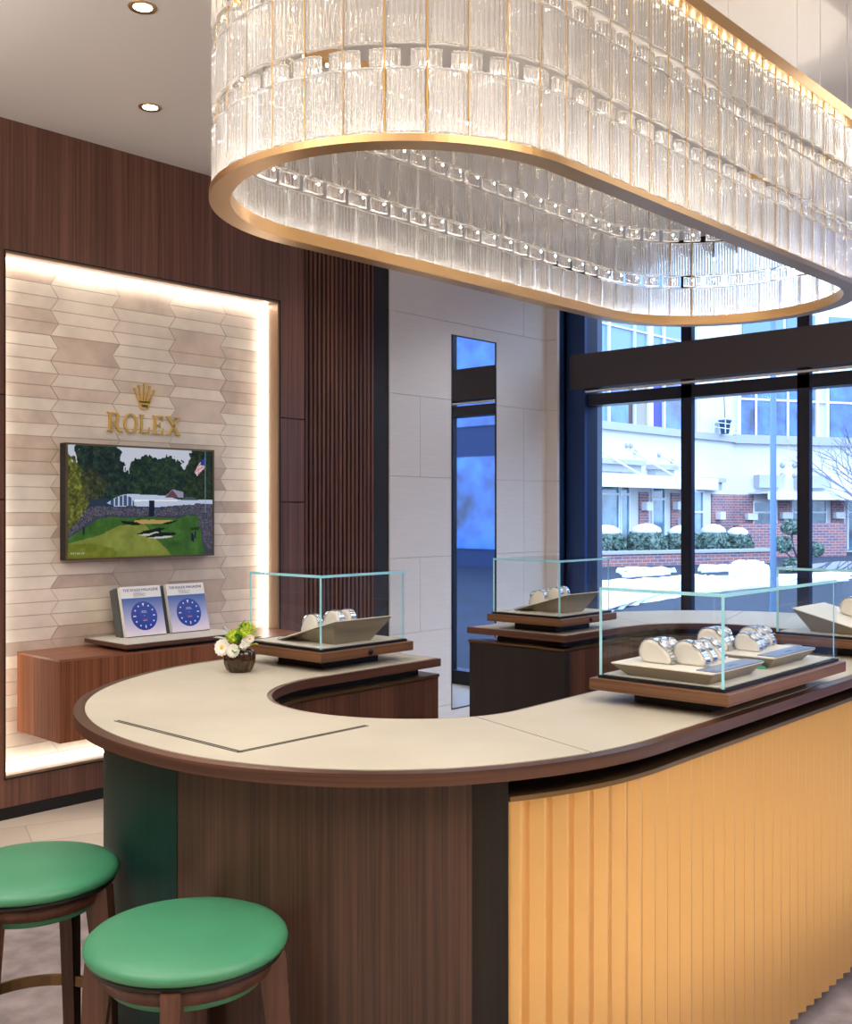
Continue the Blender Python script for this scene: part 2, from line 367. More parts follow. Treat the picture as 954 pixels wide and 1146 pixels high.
# stone wall: separate slabs with thin joints, around the mirror
SX1 = 6.70
b = MB(); b.box((4.935, YW + .012, 0), (SX1, 5.2, CEIL), 1)
def xu(u, y=YW):
    r0 = .7303 + (u - 477) / 1168.4 * .6831; r1 = .6831 - (u - 477) / 1168.4 * .7303; return y * r0 / r1
rows = [0, .44, .995, 1.19 + 0, 0, 0]
zj = [0, .13, .674, 1.188, 1.742, 2.298, 2.853, CEIL]
vj = [[xu(531)], [xu(586.5)], [xu(470.5), xu(586.5)], [xu(586.5)], [xu(470.5), xu(586.5)], [xu(531)], [xu(586.5)]]
MX0, MX1, MZ0, MZ1 = 5.555, 6.062, .09, 2.767
for i in range(len(zj) - 1):
    xs = [4.935] + vj[i] + [SX1]
    for j in range(len(xs) - 1):
        x0, x1, z0, z1 = xs[j] + .0012, xs[j + 1] - .0012, zj[i] + .0012, zj[i + 1] - .0012
        if x1 <= MX0 or x0 >= MX1 or z0 >= MZ1 or z1 <= MZ0: b.box((x0, YW, z0), (x1, YW + .02, z1))
        else:
            if x0 < MX0: b.box((x0, YW, z0), (MX0, YW + .02, z1))
            if x1 > MX1: b.box((MX1, YW, z0), (x1, YW + .02, z1))
            if z1 > MZ1: b.box((max(x0, MX0), YW, MZ1), (min(x1, MX1), YW + .02, z1))
            if z0 < MZ0: b.box((max(x0, MX0), YW, z0), (min(x1, MX1), YW + .02, MZ0))
for i in range(len(zj) - 1): b.box((SX1 - .02, 4.84, zj[i] + .0012), (SX1 + .12, YW - .0012, zj[i + 1] - .0012))
struct('wall_stone', b, [M['stone'], M['joint']])
t = thing('wall_mirror', 'tall narrow mirror panel set in the pale stone wall', 'mirror', (0, 0, 0))
MB().box((MX0 + .006, YW + .003, MZ0 + .006), (MX1 - .006, YW + .011, MZ1 - .006)).build('mirror_glass', M['mirror'], t)
b = MB(); y0, y1 = YW - .002, YW + .011
b.box((MX0, y0, MZ0), (MX0 + .008, y1, MZ1)); b.box((MX1 - .008, y0, MZ0), (MX1, y1, MZ1)); b.box((MX0, y0, MZ1 - .008), (MX1, y1, MZ1)); b.box((MX0, y0, MZ0), (MX1, y1, MZ0 + .008))
b.build('mirror_frame', M['blackmetal'], t)

# window wall: panes, mullions, head bar
mull = [4.68, 3.80, 2.93, 2.06, 1.19, .32, -.55, -1.42, -2.29, -3.16]
for i in range(len(mull) - 1):
    struct('window_%d' % (i + 1), MB().box((XW + .004, mull[i + 1] + .02, .12), (XW + .012, mull[i] - .02, CEIL)), M['window'])
b = MB()
for y in mull[1:]: b.box((XW - .02, y - .042, 0), (XW + .03, y + .042, CEIL + .07))
b.box((XW - .02, 4.66, 0), (XW + .12, 4.90, CEIL + .07))
b.box((SX1 + .01, 4.84, 0), (XW, 4.96, CEIL + .07))
b.box((XW - .02, -3.6, 2.33), (XW + .12, 4.7, 2.42)); b.box((XW - .02, -3.6, 0), (XW + .12, 4.7, .12)); b.box((XW - .02, -3.6, CEIL - .06), (XW + .12, 4.7, CEIL + .07))
struct('trim_5', b, M['frame'])
b = MB(); b.box((XW - .055, 4.66, 0), (XW - .021, 4.834, CEIL + .07)); b.box((SX1 + .012, 4.835, 0), (XW - .085, 4.839, CEIL)); struct('trim_6', b, mat('navy_jamb_metal', (24, 50, 96), .35, metal=.2))
t = thing('transom_beam', 'long dark bronze box beam across the shop windows', 'beam', (0, 0, 0))
MB().box((XW - .06, -3.55, 2.465), (XW + .14, 4.80, 2.735)).build('beam_casing', M['beam'], t)
MB().box((XW - .05, -3.5, 2.432), (XW - .02, 4.70, 2.446)).build('light_rail', M['alu'], t, label='thin pale metal rail under the beam')

# recessed ceiling lights
def downlight(x, y, label, p=26, first=[None], group=None):
    if first[0] is None:
        t = thing('ceiling_downlight', label, 'ceiling light', (x, y, CEIL))
        MB().lathe([(.036, -.002), (.052, -.004), (.054, -.001), (.054, .0), (.036, .0)], n=32, caps=False).build('trim_ring', M['brassring'], t)
        MB().lathe([(.0, -.001), (.036, -.001), (.036, -.0005), (0, -.0005)], n=32).build('lens', M['lamp'], t)
        l = bpy.data.lights.new('downlight_beam', 'SPOT'); l.energy = p; l.spot_size = R_(110); l.spot_blend = .9; l.shadow_soft_size = .05; l.color = (1, .94, .87)
        o = bpy.data.objects.new('downlight_beam', l); C.objects.link(o); o.parent = t; o.location = (0, 0, -.02)
        first[0] = t
    else:
        t = copy_tree(first[0]); t.location = (x, y, CEIL); tag(t, label)
    return t
downlight(2.152, 3.481, 'recessed round ceiling downlight nearer the top edge of the picture')
downlight(2.708, 4.317, 'recessed round ceiling downlight nearer the dark wood wall')
off = [(1.3, 4.2), (4.2, 4.3), (5.6, 4.2), (1.0, 2.6), (1.2, .9), (2.6, .3), (4.2, .3), (5.4, 2.0), (5.4, 3.2), (-.6, 3.4), (0.1, -1.0), (3.3, -1.6)]
for x, y in off:
    l = bpy.data.lights.new('spot', 'SPOT'); l.energy = 34; l.spot_size = R_(110); l.spot_blend = .9; l.shadow_soft_size = .06; l.color = (1, .94, .87)
    o = bpy.data.objects.new('downlight_beam', l); C.objects.link(o); o.location = (x, y, CEIL - .02)

# rug under the counter
OX, OY, PHI = 2.06, 2.05, R_(1.2)
def stadium(xl, xr, yc, rr, n=40):
    p = [(xl + rr * math.cos(a_), yc + rr * math.sin(a_)) for a_ in np.linspace(math.pi / 2, 3 * math.pi / 2, n)]
    return p + [(xr + rr * math.cos(a_), yc + rr * math.sin(a_)) for a_ in np.linspace(-math.pi / 2, math.pi / 2, n)]
MB().prism(stadium(2.0, 4.3, 2.05, 1.62), .0, .012).build('rug', M['rug'], label='mauve grey low pile rug on the stone floor under the counter and stools', cat='rug')

# ================================================================ THE COUNTER (local frame of the ring)
counter = thing('display_counter', 'large racetrack shaped sales counter with cream leather top and pleated gold front', 'counter', (OX, OY, 0), PHI)
def interp_r(tab):
    ang = [x for x, _ in tab]; r = [y for _, y in tab]
    def f(a_):
        i = 0
        while i < len(ang) - 2 and a_ > ang[i + 1]: i += 1
        t_ = (a_ - ang[i]) / (ang[i + 1] - ang[i])
        def g_(j): j = min(max(j, 0), len(r) - 1); return r[j]
        p0, p1, p2, p3 = g_(i - 1), g_(i), g_(i + 1), g_(i + 2)
        return .5 * ((2*p1) + (-p0 + p2)*t_ + (2*p0 - 5*p1 + 4*p2 - p3)*t_*t_ + (-p0 + 3*p1 - 3*p2 + p3)*t_**3)
    return f
ro = interp_r([(90, .886), (112, .858), (135, .848), (158, .846), (180, .862), (203, .898), (225, .910), (248, .886), (270, .866)])
ri = interp_r([(90, .340), (112, .334), (135, .335), (158, .340), (180, .348), (203, .358), (225, .374), (248, .398), (270, .412)])
outer = []; inner = []; seg = []
for x in np.linspace(.59, .06, 8): outer.append((x, .886)); inner.append((x, .340)); seg.append(('A', x))
for a_ in np.linspace(90, 270, 145):
    c_, s_ = math.cos(R_(a_)), math.sin(R_(a_)); outer.append((ro(a_) * c_, ro(a_) * s_)); inner.append((ri(a_) * c_, ri(a_) * s_)); seg.append(('B', a_))
for x in np.linspace(.08, 1.85, 30): outer.append((x, -.866)); inner.append((x, -.412 + .02 * x)); seg.append(('C', x))
for a_ in np.linspace(-90, 90, 61):
    c_, s_ = math.cos(R_(a_)), math.sin(R_(a_)); outer.append((1.90 + 1.08 * c_, (.866 if s_ < 0 else .90) * s_)); inner.append((1.90 + .37 * c_, .376 * s_)); seg.append(('D', a_))
for x in np.linspace(1.85, 1.405, 8): outer.append((x, .90)); inner.append((x, .385)); seg.append(('E', x))
NP = len(outer)
def off_path(p, d):
    q = []
    for i in range(len(p)):
        a_ = Vector(p[max(i - 1, 0)]); b_ = Vector(p[min(i + 1, len(p) - 1)]); t_ = (b_ - a_).normalized(); n_ = Vector((t_.y, -t_.x))
        q.append((p[i][0] + n_.x * d, p[i][1] + n_.y * d))
    return q
# travelling A->B->C the ring runs anticlockwise, so +d is outwards: use -d to go in
def trim_ends(p, d):
    q = list(p); q[0] = (q[0][0] - d, q[0][1]); q[-1] = (q[-1][0] + d, q[-1][1]); return q
O = lambda d, e=0: trim_ends(off_path(outer, -d), e)
I = lambda d, e=0: trim_ends(off_path(inner, d), e)
ZT = 1.0
MB().strip(O(0), I(0), ZT - .027, ZT - .001).build('wood_edge', M['edge'], counter)
# leather panels, split by narrow seams
i_seam = min(range(NP), key=lambda i: abs(seg[i][1] - 253) if seg[i][0] == 'B' else 999)
j_seam = min(range(NP), key=lambda i: abs(seg[i][1] - 20) if seg[i][0] == 'D' else 999)
k_seam = min(range(NP), key=lambda i: abs(seg[i][1] - 70) if seg[i][0] == 'D' else 999)
A_, B_ = O(.028, .016), I(.013, .016)
cuts = [0, i_seam, j_seam, k_seam, NP - 1]
for s0, s1 in zip(cuts[:-1], cuts[1:]):
    a1 = list(A_[s0:s1 + 1]); b1 = list(B_[s0:s1 + 1])
    def pull(p, f):            # 2 mm gap at a seam
        v = Vector(p[1]) - Vector(p[0]) if f else Vector(p[-2]) - Vector(p[-1]); v.normalize()
        k_ = 0 if f else -1; p[k_] = (p[k_][0] + v.x * .0024, p[k_][1] + v.y * .0024)
    if s0: pull(a1, True); pull(b1, True)
    if s1 < NP - 1: pull(a1, False); pull(b1, False)
    MB().strip(a1, b1, ZT - .002, ZT + .001).build('leather_top', M['leather'], counter)
# black inlay lines on the leather (a pull-out writing board)
b = MB()
def inlay(p, q, w=.0045, gap=.009):
    p, q = Vector(p), Vector(q); d = (q - p).normalized(); n_ = Vector((-d.y, d.x))
    for s_ in (-1, 1):
        o1 = n_ * gap * s_ * .5
        e_ = [p + o1 - n_ * w * .5, q + o1 - n_ * w * .5, q + o1 + n_ * w * .5, p + o1 + n_ * w * .5]
        b.prism([tuple(v) for v in e_], ZT + .001, ZT + .0018)
def tl(x, y):
    dx, dy = x - OX, y - OY; return (dx * math.cos(PHI) + dy * math.sin(PHI), -dx * math.sin(PHI) + dy * math.cos(PHI))
inlay(tl(1.317, 2.247), tl(1.321, 1.762)); inlay(tl(1.316, 1.767), tl(1.687, 1.767))
b.build('inlay_lines', M['black'], counter, label='pair of thin black lines meeting in a corner')
# black reveal under the top
iw = min(range(NP), key=lambda i: abs(seg[i][1] - 235) if seg[i][0] == 'B' else 999)
ig = min(range(NP), key=lambda i: abs(seg[i][1] - 238.9) if seg[i][0] == 'B' else 999)
ign = min(range(NP), key=lambda i: abs(seg[i][1] - 187.5) if seg[i][0] == 'B' else 999)
ig2 = min(range(NP), key=lambda i: abs(seg[i][1] - 95) if seg[i][0] == 'B' else 999)
MB().strip(O(.12, .06)[:], I(.05, .06), .90, ZT - .030).build('shadow_gap', M['black'], counter)
# ledges
MB().strip(O(.012)[ig:], O(.13)[ig:], .928, .938).build('ledge', M['bronze'], counter)
MB().strip(I(.11, .0), I(.006, .0), .936, .946).build('ledge', M['bronze'], counter)
# outside faces
def wall(i0, i1, d, th, z0, z1, m, name, inside=False, **tg):
    f = I if inside else O
    return MB().strip(f(d)[i0:i1 + 1], f(d + th)[i0:i1 + 1], z0, z1).build(name, m, counter, **tg)
wall(0, ig2, .075, .03, .09, ZT - .03, M['body'], 'body_panel')
wall(ig2, ign, .073, .03, .09, ZT - .03, M['green'], 'body_panel', label='dark green panel')
wall(ign, iw, .075, .03, .09, ZT - .03, M['body'], 'body_panel')
a1, a2 = O(.075)[iw], O(.02)[ig]; a3, a4 = O(.14)[ig], O(.14)[iw]
MB().prism([a1, a2, a3, a4], .06, ZT - .031).build('corner_panel', M['blackpanel'], counter, label='black upright panel between wood and gold')
# pleated gold front
Pth = O(.02)[ig:]; pts = []; acc = 0; pitch = .056
lens = [0]
for p, q in zip(Pth[:-1], Pth[1:]): lens.append(lens[-1] + math.hypot(q[0]-p[0], q[1]-p[1]))
nrm = off_path(Pth, -1.0); nrm = [(nx - x, ny - y) for (nx, ny), (x, y) in zip(nrm, Pth)]
def at_len(s_, d):
    i = max(0, min(len(lens) - 2, int(np.searchsorted(lens, s_)) - 1)); t_ = (s_ - lens[i]) / (lens[i + 1] - lens[i])
    x = Pth[i][0] * (1 - t_) + Pth[i + 1][0] * t_; y = Pth[i][1] * (1 - t_) + Pth[i + 1][1] * t_
    nx = nrm[i][0] * (1 - t_) + nrm[i + 1][0] * t_; ny = nrm[i][1] * (1 - t_) + nrm[i + 1][1] * t_
    return (x + nx * d, y + ny * d)
fr, bk = [], []
for k in range(int(lens[-1] / pitch)):
    for f_, d in ((0, .015), (.46, .0), (.54, .0005)):
        s_ = (k + f_) * pitch; fr.append(at_len(s_, d)); bk.append(at_len(s_, .04))
MB().strip(fr, bk, .10, .926).build('pleated_front', M['goldfront'], counter)
# plinth
MB().strip(O(.15, .04), O(.25, .04), 0, .10).strip(I(.15, .04), I(.07, .04), 0, .10).build('plinth', M['blackmetal'], counter)
# inner cabinet fronts with upright door gaps
marks = [0, 28, 64, 100, 136, 160, 170, 182, 197, 212, 227, 243, NP - 1]
for s0, s1 in zip(marks[:-1], marks[1:]):
    a1 = list(I(.012)[s0:s1 + 1]); a2 = list(I(.035)[s0:s1 + 1])
    for p in (a1, a2):
        v = Vector(p[-2]) - Vector(p[-1]); v.normalize(); p[-1] = (p[-1][0] + v.x * .002, p[-1][1] + v.y * .002)
    MB().strip(a1, a2, .10, .934).build('cabinet_door', M['cabinet'], counter)
# end panels closing both arms
MB().box((.555, .355, .0), (.588, .80, .935)).build('end_panel', M['blackpanel'], counter, label='black end panel')
MB().box((1.405, .388, .0), (1.44, .885, .934)).build('end_panel', M['blackpanel'], counter, label='wide black end panel')
MB().box((1.40, .385, .938), (1.47, .89, .946)).build('ledge', M['bronze'], counter)

def LW(x, y, z=0):             # ring frame -> world
    return (OX + x * math.cos(PHI) - y * math.sin(PHI), OY + x * math.sin(PHI) + y * math.cos(PHI), z)

# ================================================================ DISPLAY CASES
def case(x0, x1, y0, y1, label, lock=True, keyside='-y'):
    cx_, cy_ = (x0 + x1) / 2, (y0 + y1) / 2; hx, hy = (x1 - x0) / 2, (y1 - y0) / 2
    t = thing('display_case', label, 'display case', LW(cx_, cy_, ZT + .001), PHI)
    z0 = 0; zb = .034
    MB().box((-hx + .085, -hy + .085, 0), (hx - .085, hy - .085, zb)).build('plinth', M['blackpanel'], t)
    MB().box((-hx, -hy, zb), (hx, hy, zb + .030), bev=.0015).build('wood_base', M['caseb'], t)
    e_ = .016
    MB().box((-hx + e_, -hy + e_, zb + .030), (hx - e_, hy - e_, zb + .038)).build('base_frame', M['blackmetal'], t)
    MB().box((-hx + e_ + .012, -hy + e_ + .012, zb + .038), (hx - e_ - .012, hy - e_ - .012, zb + .041)).build('leather_floor', M['leather2'], t)
    gz = zb + .038; gt = .303 - .001; th = .0085; X, Y = hx - e_ - .003, hy - e_ - .003
    def pane(a_, b_, name='glass_pane', back=(1, 1, 0)):
        ax = min(range(3), key=lambda i: b_[i] - a_[i])
        m_ = MB(); m_.box(a_, b_); o = m_.build(name, [M['pane'], M['glassedge']], t)
        for p in o.data.polygons:
            n_ = p.normal; p.material_index = 0 if (abs(n_[ax]) > .9 or max(n_.x * back[0], n_.y * back[1], n_.z * back[2]) > .9) else 1
        return o
    pane((-X, -Y, gt - th), (X, Y, gt), 'glass_lid')
    pane((-X, -Y, gz), (X, -Y + th, gt - th)); pane((-X, Y - th, gz), (X, Y, gt - th), back=(1, 1, 1))
    pane((-X, -Y + th, gz), (-X + th, Y - th, gt - th)); pane((X - th, -Y + th, gz), (X, Y - th, gt - th), back=(1, 1, 1))
    if lock:
        m_ = MB(); Mx = Matrix.Translation((hx * .02, -hy, zb + .015)) @ Matrix.Rotation(R_(90), 4, 'X')
        m_.lathe([(.0, 0), (.010, 0), (.010, .004), (.007, .006), (0, .006)], n=20, M=Mx); m_.box((-.0015, -.005, .006), (.0015, .005, .0065), M=Mx)
        m_.build('lock', M['blackmetal'], t)
    return t, ZT + .001 + zb + .041

def tray(cx_, cy_, z0, lx, ly, zlo, zhi, label, low='+y', strip=True, group=None, b_off=.0):
    """shallow inverted pyramid; low = side where the top slopes down to (towards the customer)"""
    t = thing('watch_tray', label, 'watch tray', LW(cx_, cy_, z0), PHI + (math.pi if low == '+y' else 0), group)
    hx, hy = lx / 2, ly / 2; i_ = .045
    zl, zh = zlo - z0, zhi - z0
    ix = min(.05, zh * .9); iyl = min(.03, .6 * zl + .006)
    top = [(-hx, -hy, zl), (hx, -hy, zl), (hx, hy, zh), (-hx, hy, zh)]
    bot = [(-hx + ix, -hy + iyl, 0), (hx - ix, -hy + iyl, 0), (hx - ix, hy - ix, 0), (-hx + ix, hy - ix, 0)]
    th = .003
    MB().loft([bot, [(x, y, z - th) for x, y, z in top]]).build('tray_body', M['trayside'], t)
    MB().loft([[(x, y, z - th) for x, y, z in top], top]).build('tray_top', M['traytop'], t)
    sl = (zh - zl) / ly
    if strip:
        def P(x, y, d=0): return (x, y, zl + (y + hy) * sl + d)
        ys = -hy + .055
        MB().loft([[P(-hx + .02, -hy - .0005, .0002), P(hx, -hy - .0005, .0002), P(hx, ys, .0002), P(-hx + .02, ys, .0002)],
                   [P(-hx + .02, -hy - .0005, .0022), P(hx, -hy - .0005, .0022), P(hx, ys, .0022), P(-hx + .02, ys, .0022)]]).build('name_plate', M['grey'], t, label='blue grey metal name plate')
        text_mesh('ROLEX', .016, M['steel'], t, P(.01, -hy + .018, .0024), (math.atan(sl), 0, 0))
    return t, sl, (cx_, cy_, zl + z0, hy, low)

# one watch on its cushion, built once and copied
def cushion_mesh():
    cp = [(.043, .014), (.045, .030), (.038, .047), (.022, .056), (.004, .055), (-.013, .046), (-.028, .033), (-.040, .017), (-.040, .004), (-.030, .0005), (.0, .0005), (.034, .002)]
    out = []; n = len(cp)                    # yz outline, back = +y, crown, then the front slope
    for k in range(28):
        f = k * n / 28; i = int(f); t = f - i; p = [cp[(i + j - 1) % n] for j in range(4)]
        out.append(tuple(.5 * ((2*p[1][q]) + (-p[0][q] + p[2][q])*t + (2*p[0][q] - 5*p[1][q] + 4*p[2][q] - p[3][q])*t*t + (-p[0][q] + 3*p[1][q] - 3*p[2][q] + p[3][q])*t**3) for q in (0, 1)))
    return [(y, max(z, .0005)) for y, z in out]
prof = cushion_mesh()
def make_cushion():
    b = MB(); w = .0165
    rings = []
    for x, s_ in ((-w, .80), (-w * .93, .93), (-w * .7, 1.0), (w * .7, 1.0), (w * .93, .93), (w, .80)):
        rings.append([(x, y * s_, .027 + (z - .027) * s_) for y, z in prof])
    b.loft(rings, smooth=True); return b
wood_done = {}
cush0 = make_cushion().build('watch_cushion', M['cushion'], label='cream leather watch cushion', cat='watch cushion')
def make_watch():
    t = thing('wrist_watch', 'steel watch', 'watch')
    # bracelet: links following the upper outline of the cushion
    n = len(prof); idx = list(range(0, 20)); w = .0115; links = []
    def pt(k): y, z = prof[k % n]; return Vector((0, y, z))
    cen = Vector((0, 0, .027)); path = [pt(k) + (pt(k) - cen).normalized() * .0022 for k in idx]
    # resample densely into links
    dist = [0]
    for p, q in zip(path[:-1], path[1:]): dist.append(dist[-1] + (q - p).length)
    nl = 20; b = MB(); b2 = MB()
    for k in range(nl):
        s_ = dist[-1] * (k + .5) / nl; i = max(0, int(np.searchsorted(dist, s_)) - 1); t_ = (s_ - dist[i]) / (dist[i + 1] - dist[i])
        p = path[i].lerp(path[i + 1], t_); d = (path[i + 1] - path[i]).normalized(); nn = Vector((1, 0, 0)).cross(d).normalized()
        if (p - cen).dot(nn) < 0: nn = -nn
        ln = dist[-1] / nl * .43
        Mx = Matrix((Vector((1, 0, 0)), d, nn)).transposed().to_4x4(); Mx.translation = p
        b.box((-w, -ln, -.0012), (-w * .42, ln, .0014), M=Mx, bev=.0004); b.box((w * .42, -ln, -.0012), (w, ln, .0014), M=Mx, bev=.0004)
        b2.box((-w * .38, -ln, -.0012), (w * .38, ln, .0018), M=Mx, bev=.0004)
    o = b.build('bracelet', M['steel'], t); b2.build('centre_links', M['steel'], o)
    # watch head on the upper front of the cushion (front = -y, k just past the crown)
    k = 12; p = pt(k) + (pt(k) - cen).normalized() * .0035; nn = (pt(k) - cen); nn.x = 0; nn.normalize(); d = Vector((1, 0, 0)).cross(nn)
    Mx = Matrix((Vector((1, 0, 0)), d, nn)).transposed().to_4x4(); Mx.translation = p
    MB().lathe([(0, -.004), (.0165, -.004), (.0185, -.002), (.0185, .002), (.017, .004), (0, .004)], n=28, M=Mx).tube([(.0185, 0, 0), (.0215, 0, 0)], .0024, 8, M=Mx).build('watch_case', M['steel'], t)
    MB().lathe([(.0135, .004), (.017, .004), (.0155, .0062), (.0135, .0062), (.0135, .004)], n=28, M=Mx, caps=False).build('bezel', M['steel'], t)
    MB().lathe([(0, .004), (.0135, .004), (.0135, .0052), (0, .0052)], n=28, M=Mx).build('dial', M['dial'], t)
    b = MB(); b.box((-.0005, 0, .0053), (.0005, .0095, .0056), M=Mx); b.box((0, -.0006, .0053), (.0065, .0006, .0056), M=Mx)
    for q in range(12):
        a_ = q * math.pi / 6; R1 = Matrix.Rotation(a_, 4, 'Z'); b.box((-.0006, .0105, .0052), (.0006, .0125, .0055), M=Mx @ R1)
    b.build('hands', M['blackmetal'], t)
    return t
watch0 = make_watch()
used = [False]
def put_watch(tr, x, y, wl, cl, grp, scale=1.0, dial=None):
    """tr = (tray empty, slope, info); x, y in the tray's own frame, front = -y"""
    t, sl, info = tr; hy = info[3]; z = info[2] - t.location.z + (y + hy) * sl
    loc = t.matrix_basis @ Vector((x, y, z)); rz = t.rotation_euler.z
    Rm = Matrix.Rotation(rz, 4, 'Z') @ Matrix.Rotation(math.atan(sl), 4, 'X') @ Matrix.Scale(scale, 4); Rm.translation = loc
    if used[0]: c = cush0.copy(); C.objects.link(c); w = copy_tree(watch0)
    else: c, w = cush0, watch0; used[0] = True
    c.matrix_basis = Rm; w.matrix_basis = Rm
    c['label'] = cl; w['label'] = wl; c['group'] = 'cream cushions under the watches'; w['group'] = grp
    return w

CF, zf = case(.225, .985, -.885, -.495, 'large rectangular glass display case on the front of the counter holding two watch trays', lock=False)
CL, zl_ = case(.07, .49, .375, .765, 'small glass display case on the left arm beside the flower vase')
CM, zm = case(1.40, 1.82, .40, .785, 'small glass display case on the far counter end by the dark window jamb')
CR, zr = case(1.49, 2.15, -.86, -.43, 'glass display case cut off by the right edge of the picture', lock=False)
# trays: front case
TA = tray(.385, -.695, zf, .29, .285, 1.108, 1.110, 'cream watch tray with blue grey plate in the left half of the large front case', '-y', group=None)
TB = tray(.745, -.690, zf, .285, .285, 1.108, 1.110, 'cream watch tray with blue grey plate in the right half of the large front case', '-y', group=None)
TL = tray(.266, .524, zl_, .264, .273, 1.081, 1.158, 'tilted taupe watch tray inside the case beside the flower vase', '+y')
TM = tray(1.605, .567, zm, .245, .273, 1.083, 1.160, 'tilted taupe watch tray inside the case by the dark window jamb', '+y')
TR = tray(1.678, -.645, zr, .299, .294, 1.084, 1.160, 'tilted cream watch tray inside the case at the right edge', '-y')
G1, G2 = 'watches on the left front tray', 'watches on the right front tray'
nm = ['back left', 'back right', 'front left', 'front middle', 'front right']
for (x, y, s_), nme in zip([(-.075, .045, 1.05), (-.015, .055, 1.0), (-.045, -.035, 1.05), (.02, -.028, .92), (.085, -.02, .92)], nm):
    put_watch(TA, x, y, 'steel bracelet watch, %s on the left tray of the large front case' % nme, 'cream cushion, %s on the left tray of the large front case' % nme, G1, s_)
nm2 = ['back row far left', 'back row second', 'front row leftmost', 'front row second', 'front row third', 'front row rightmost']
for (x, y, s_), nme in zip([(-.095, .05, 1.05), (-.04, .06, 1.0), (-.05, -.03, .85), (-.0, -.02, .8), (.055, .0, .95), (.11, .005, .95)], nm2):
    put_watch(TB, x, y, 'steel watch, %s on the right tray of the large front case' % nme, 'cream cushion, %s on the right tray of the large front case' % nme, G2, s_)
for (x, y), nme in zip([(.03, -.075), (-.03, -.035), (-.085, -.035)], ['leftmost', 'middle', 'rightmost']):
    put_watch(TL, x, y, 'steel watch, %s in the case beside the flower vase' % nme, 'cream cushion, %s in the case beside the flower vase' % nme, 'watches in the case beside the vase')
for (x, y), nme in zip([(.03, -.07), (-.03, -.03), (-.08, -.03)], ['leftmost', 'middle', 'rightmost']):
    put_watch(TM, x, y, 'steel watch, %s in the case by the dark window jamb' % nme, 'cream cushion, %s in the case by the dark window jamb' % nme, 'watches in the case by the window jamb')
put_watch(TR, .045, .0, 'steel watch on the tilted tray in the case at the right edge', 'cream cushion in the case at the right edge', 'watches in the case at the right edge', 1.15)
# small green tag in the front case
b = MB(); b.box((-.022, -.013, .0), (.022, .013, .002)); b.loft([[(-.022, -.013, .002), (.022, -.013, .002), (.022, .013, .002), (-.022, .013, .002)], [(-.020, -.008, .007), (.020, -.008, .007), (.020, .013, .011), (-.020, .013, .011)]])
tg = b.build('price_tag', mat('green_tag', (20, 130, 90), .4), loc=LW(.62, -.79, zf), rot=(0, 0, PHI + .5), label='tiny green tag lying between the two trays in the front case', cat='tag')
MB().box((-.02, -.02, 0), (.02, .02, .0015)).build('price_card', M['white'], loc=tuple(Vector(LW(.505, -.72, 1.111))), rot=(0, 0, PHI), label='small white card on the left tray of the front case', cat='card')

# ================================================================ CHANDELIER
ch = thing('crystal_chandelier', 'long oval hanging chandelier of ribbed crystal panels between brass rings', 'chandelier', (0, 0, 0))
CXL, CXR, CY = 2.11, 3.90, 2.045; RO = .548
def ring_path(rr, step=.03):
    p = []
    n = int(math.pi * rr / step)
    for a_ in np.linspace(math.pi/2, 3*math.pi/2, n): p.append((CXL + rr * math.cos(a_), CY + rr * math.sin(a_)))
    for x in np.linspace(CXL, CXR, 60)[1:-1]: p.append((x, CY - rr))
    for a_ in np.linspace(-math.pi/2, math.pi/2, n): p.append((CXR + rr * math.cos(a_), CY + rr * math.sin(a_)))
    for x in np.linspace(CXR, CXL, 60)[1:-1]: p.append((x, CY + rr))
    return p
def ring(ro_, ri_, z0, z1, name, m, parent, **tg):
    n = len(ring_path(ro_))
    def rp(rr):   # same sample count for both radii
        p = []; k = 56
        for a_ in np.linspace(math.pi/2, 3*math.pi/2, k): p.append((CXL + rr * math.cos(a_), CY + rr * math.sin(a_)))
        for x in np.linspace(CXL, CXR, 40)[1:-1]: p.append((x, CY - rr))
        for a_ in np.linspace(-math.pi/2, math.pi/2, k): p.append((CXR + rr * math.cos(a_), CY + rr * math.sin(a_)))
        for x in np.linspace(CXR, CXL, 40)[1:-1]: p.append((x, CY + rr))
        p.append(p[0]); return p
    return MB().strip(rp(ro_), rp(ri_), z0, z1, ends=False).build(name, m, parent, **tg)
ZB = 2.35
ring(RO, RO - .058, ZB, ZB + .018, 'lower_ring', M['brassring'], ch)
ring(RO - .052, RO - .058, ZB + .018, ZB + .040, 'inner_lip', M['brassring'], ch)
ring(RO - .036, RO - .048, ZB + .0185, ZB + .022, 'lower_fill_strip', M['chandlow'], ch, label='glowing strip added out of sight in the lower ring to brighten the crystals')  # hidden strip added to brighten the crystals from below
ring(RO - .004, RO - .062, ZB + .615, ZB + .655, 'upper_ring', M['brassring'], ch)
ring(RO - .020, RO - .030, ZB + .656, ZB + .662, 'upper_fill_strip', M['chandup'], ch, label='unseen upward glowing strip added on the upper ring to light the ceiling')  # unseen strip added to throw light onto the ceiling
per = 2 * math.pi * (RO - .02) + 2 * (CXR - CXL); NPAN = 70; pt_ = per / NPAN; RP = RO - .02
def along(s_):                     # position and outward angle on the plate line
    s_ %= per; q = math.pi * RP; Ls = CXR - CXL
    if s_ < q: a_ = math.pi/2 + s_ / RP; return CXL + RP * math.cos(a_), CY + RP * math.sin(a_), a_
    s_ -= q
    if s_ < Ls: return CXL + s_, CY - RP, -math.pi/2
    s_ -= Ls
    if s_ < q: a_ = -math.pi/2 + s_ / RP; return CXR + RP * math.cos(a_), CY + RP * math.sin(a_), a_
    s_ -= q; return CXR - s_, CY + RP, math.pi/2
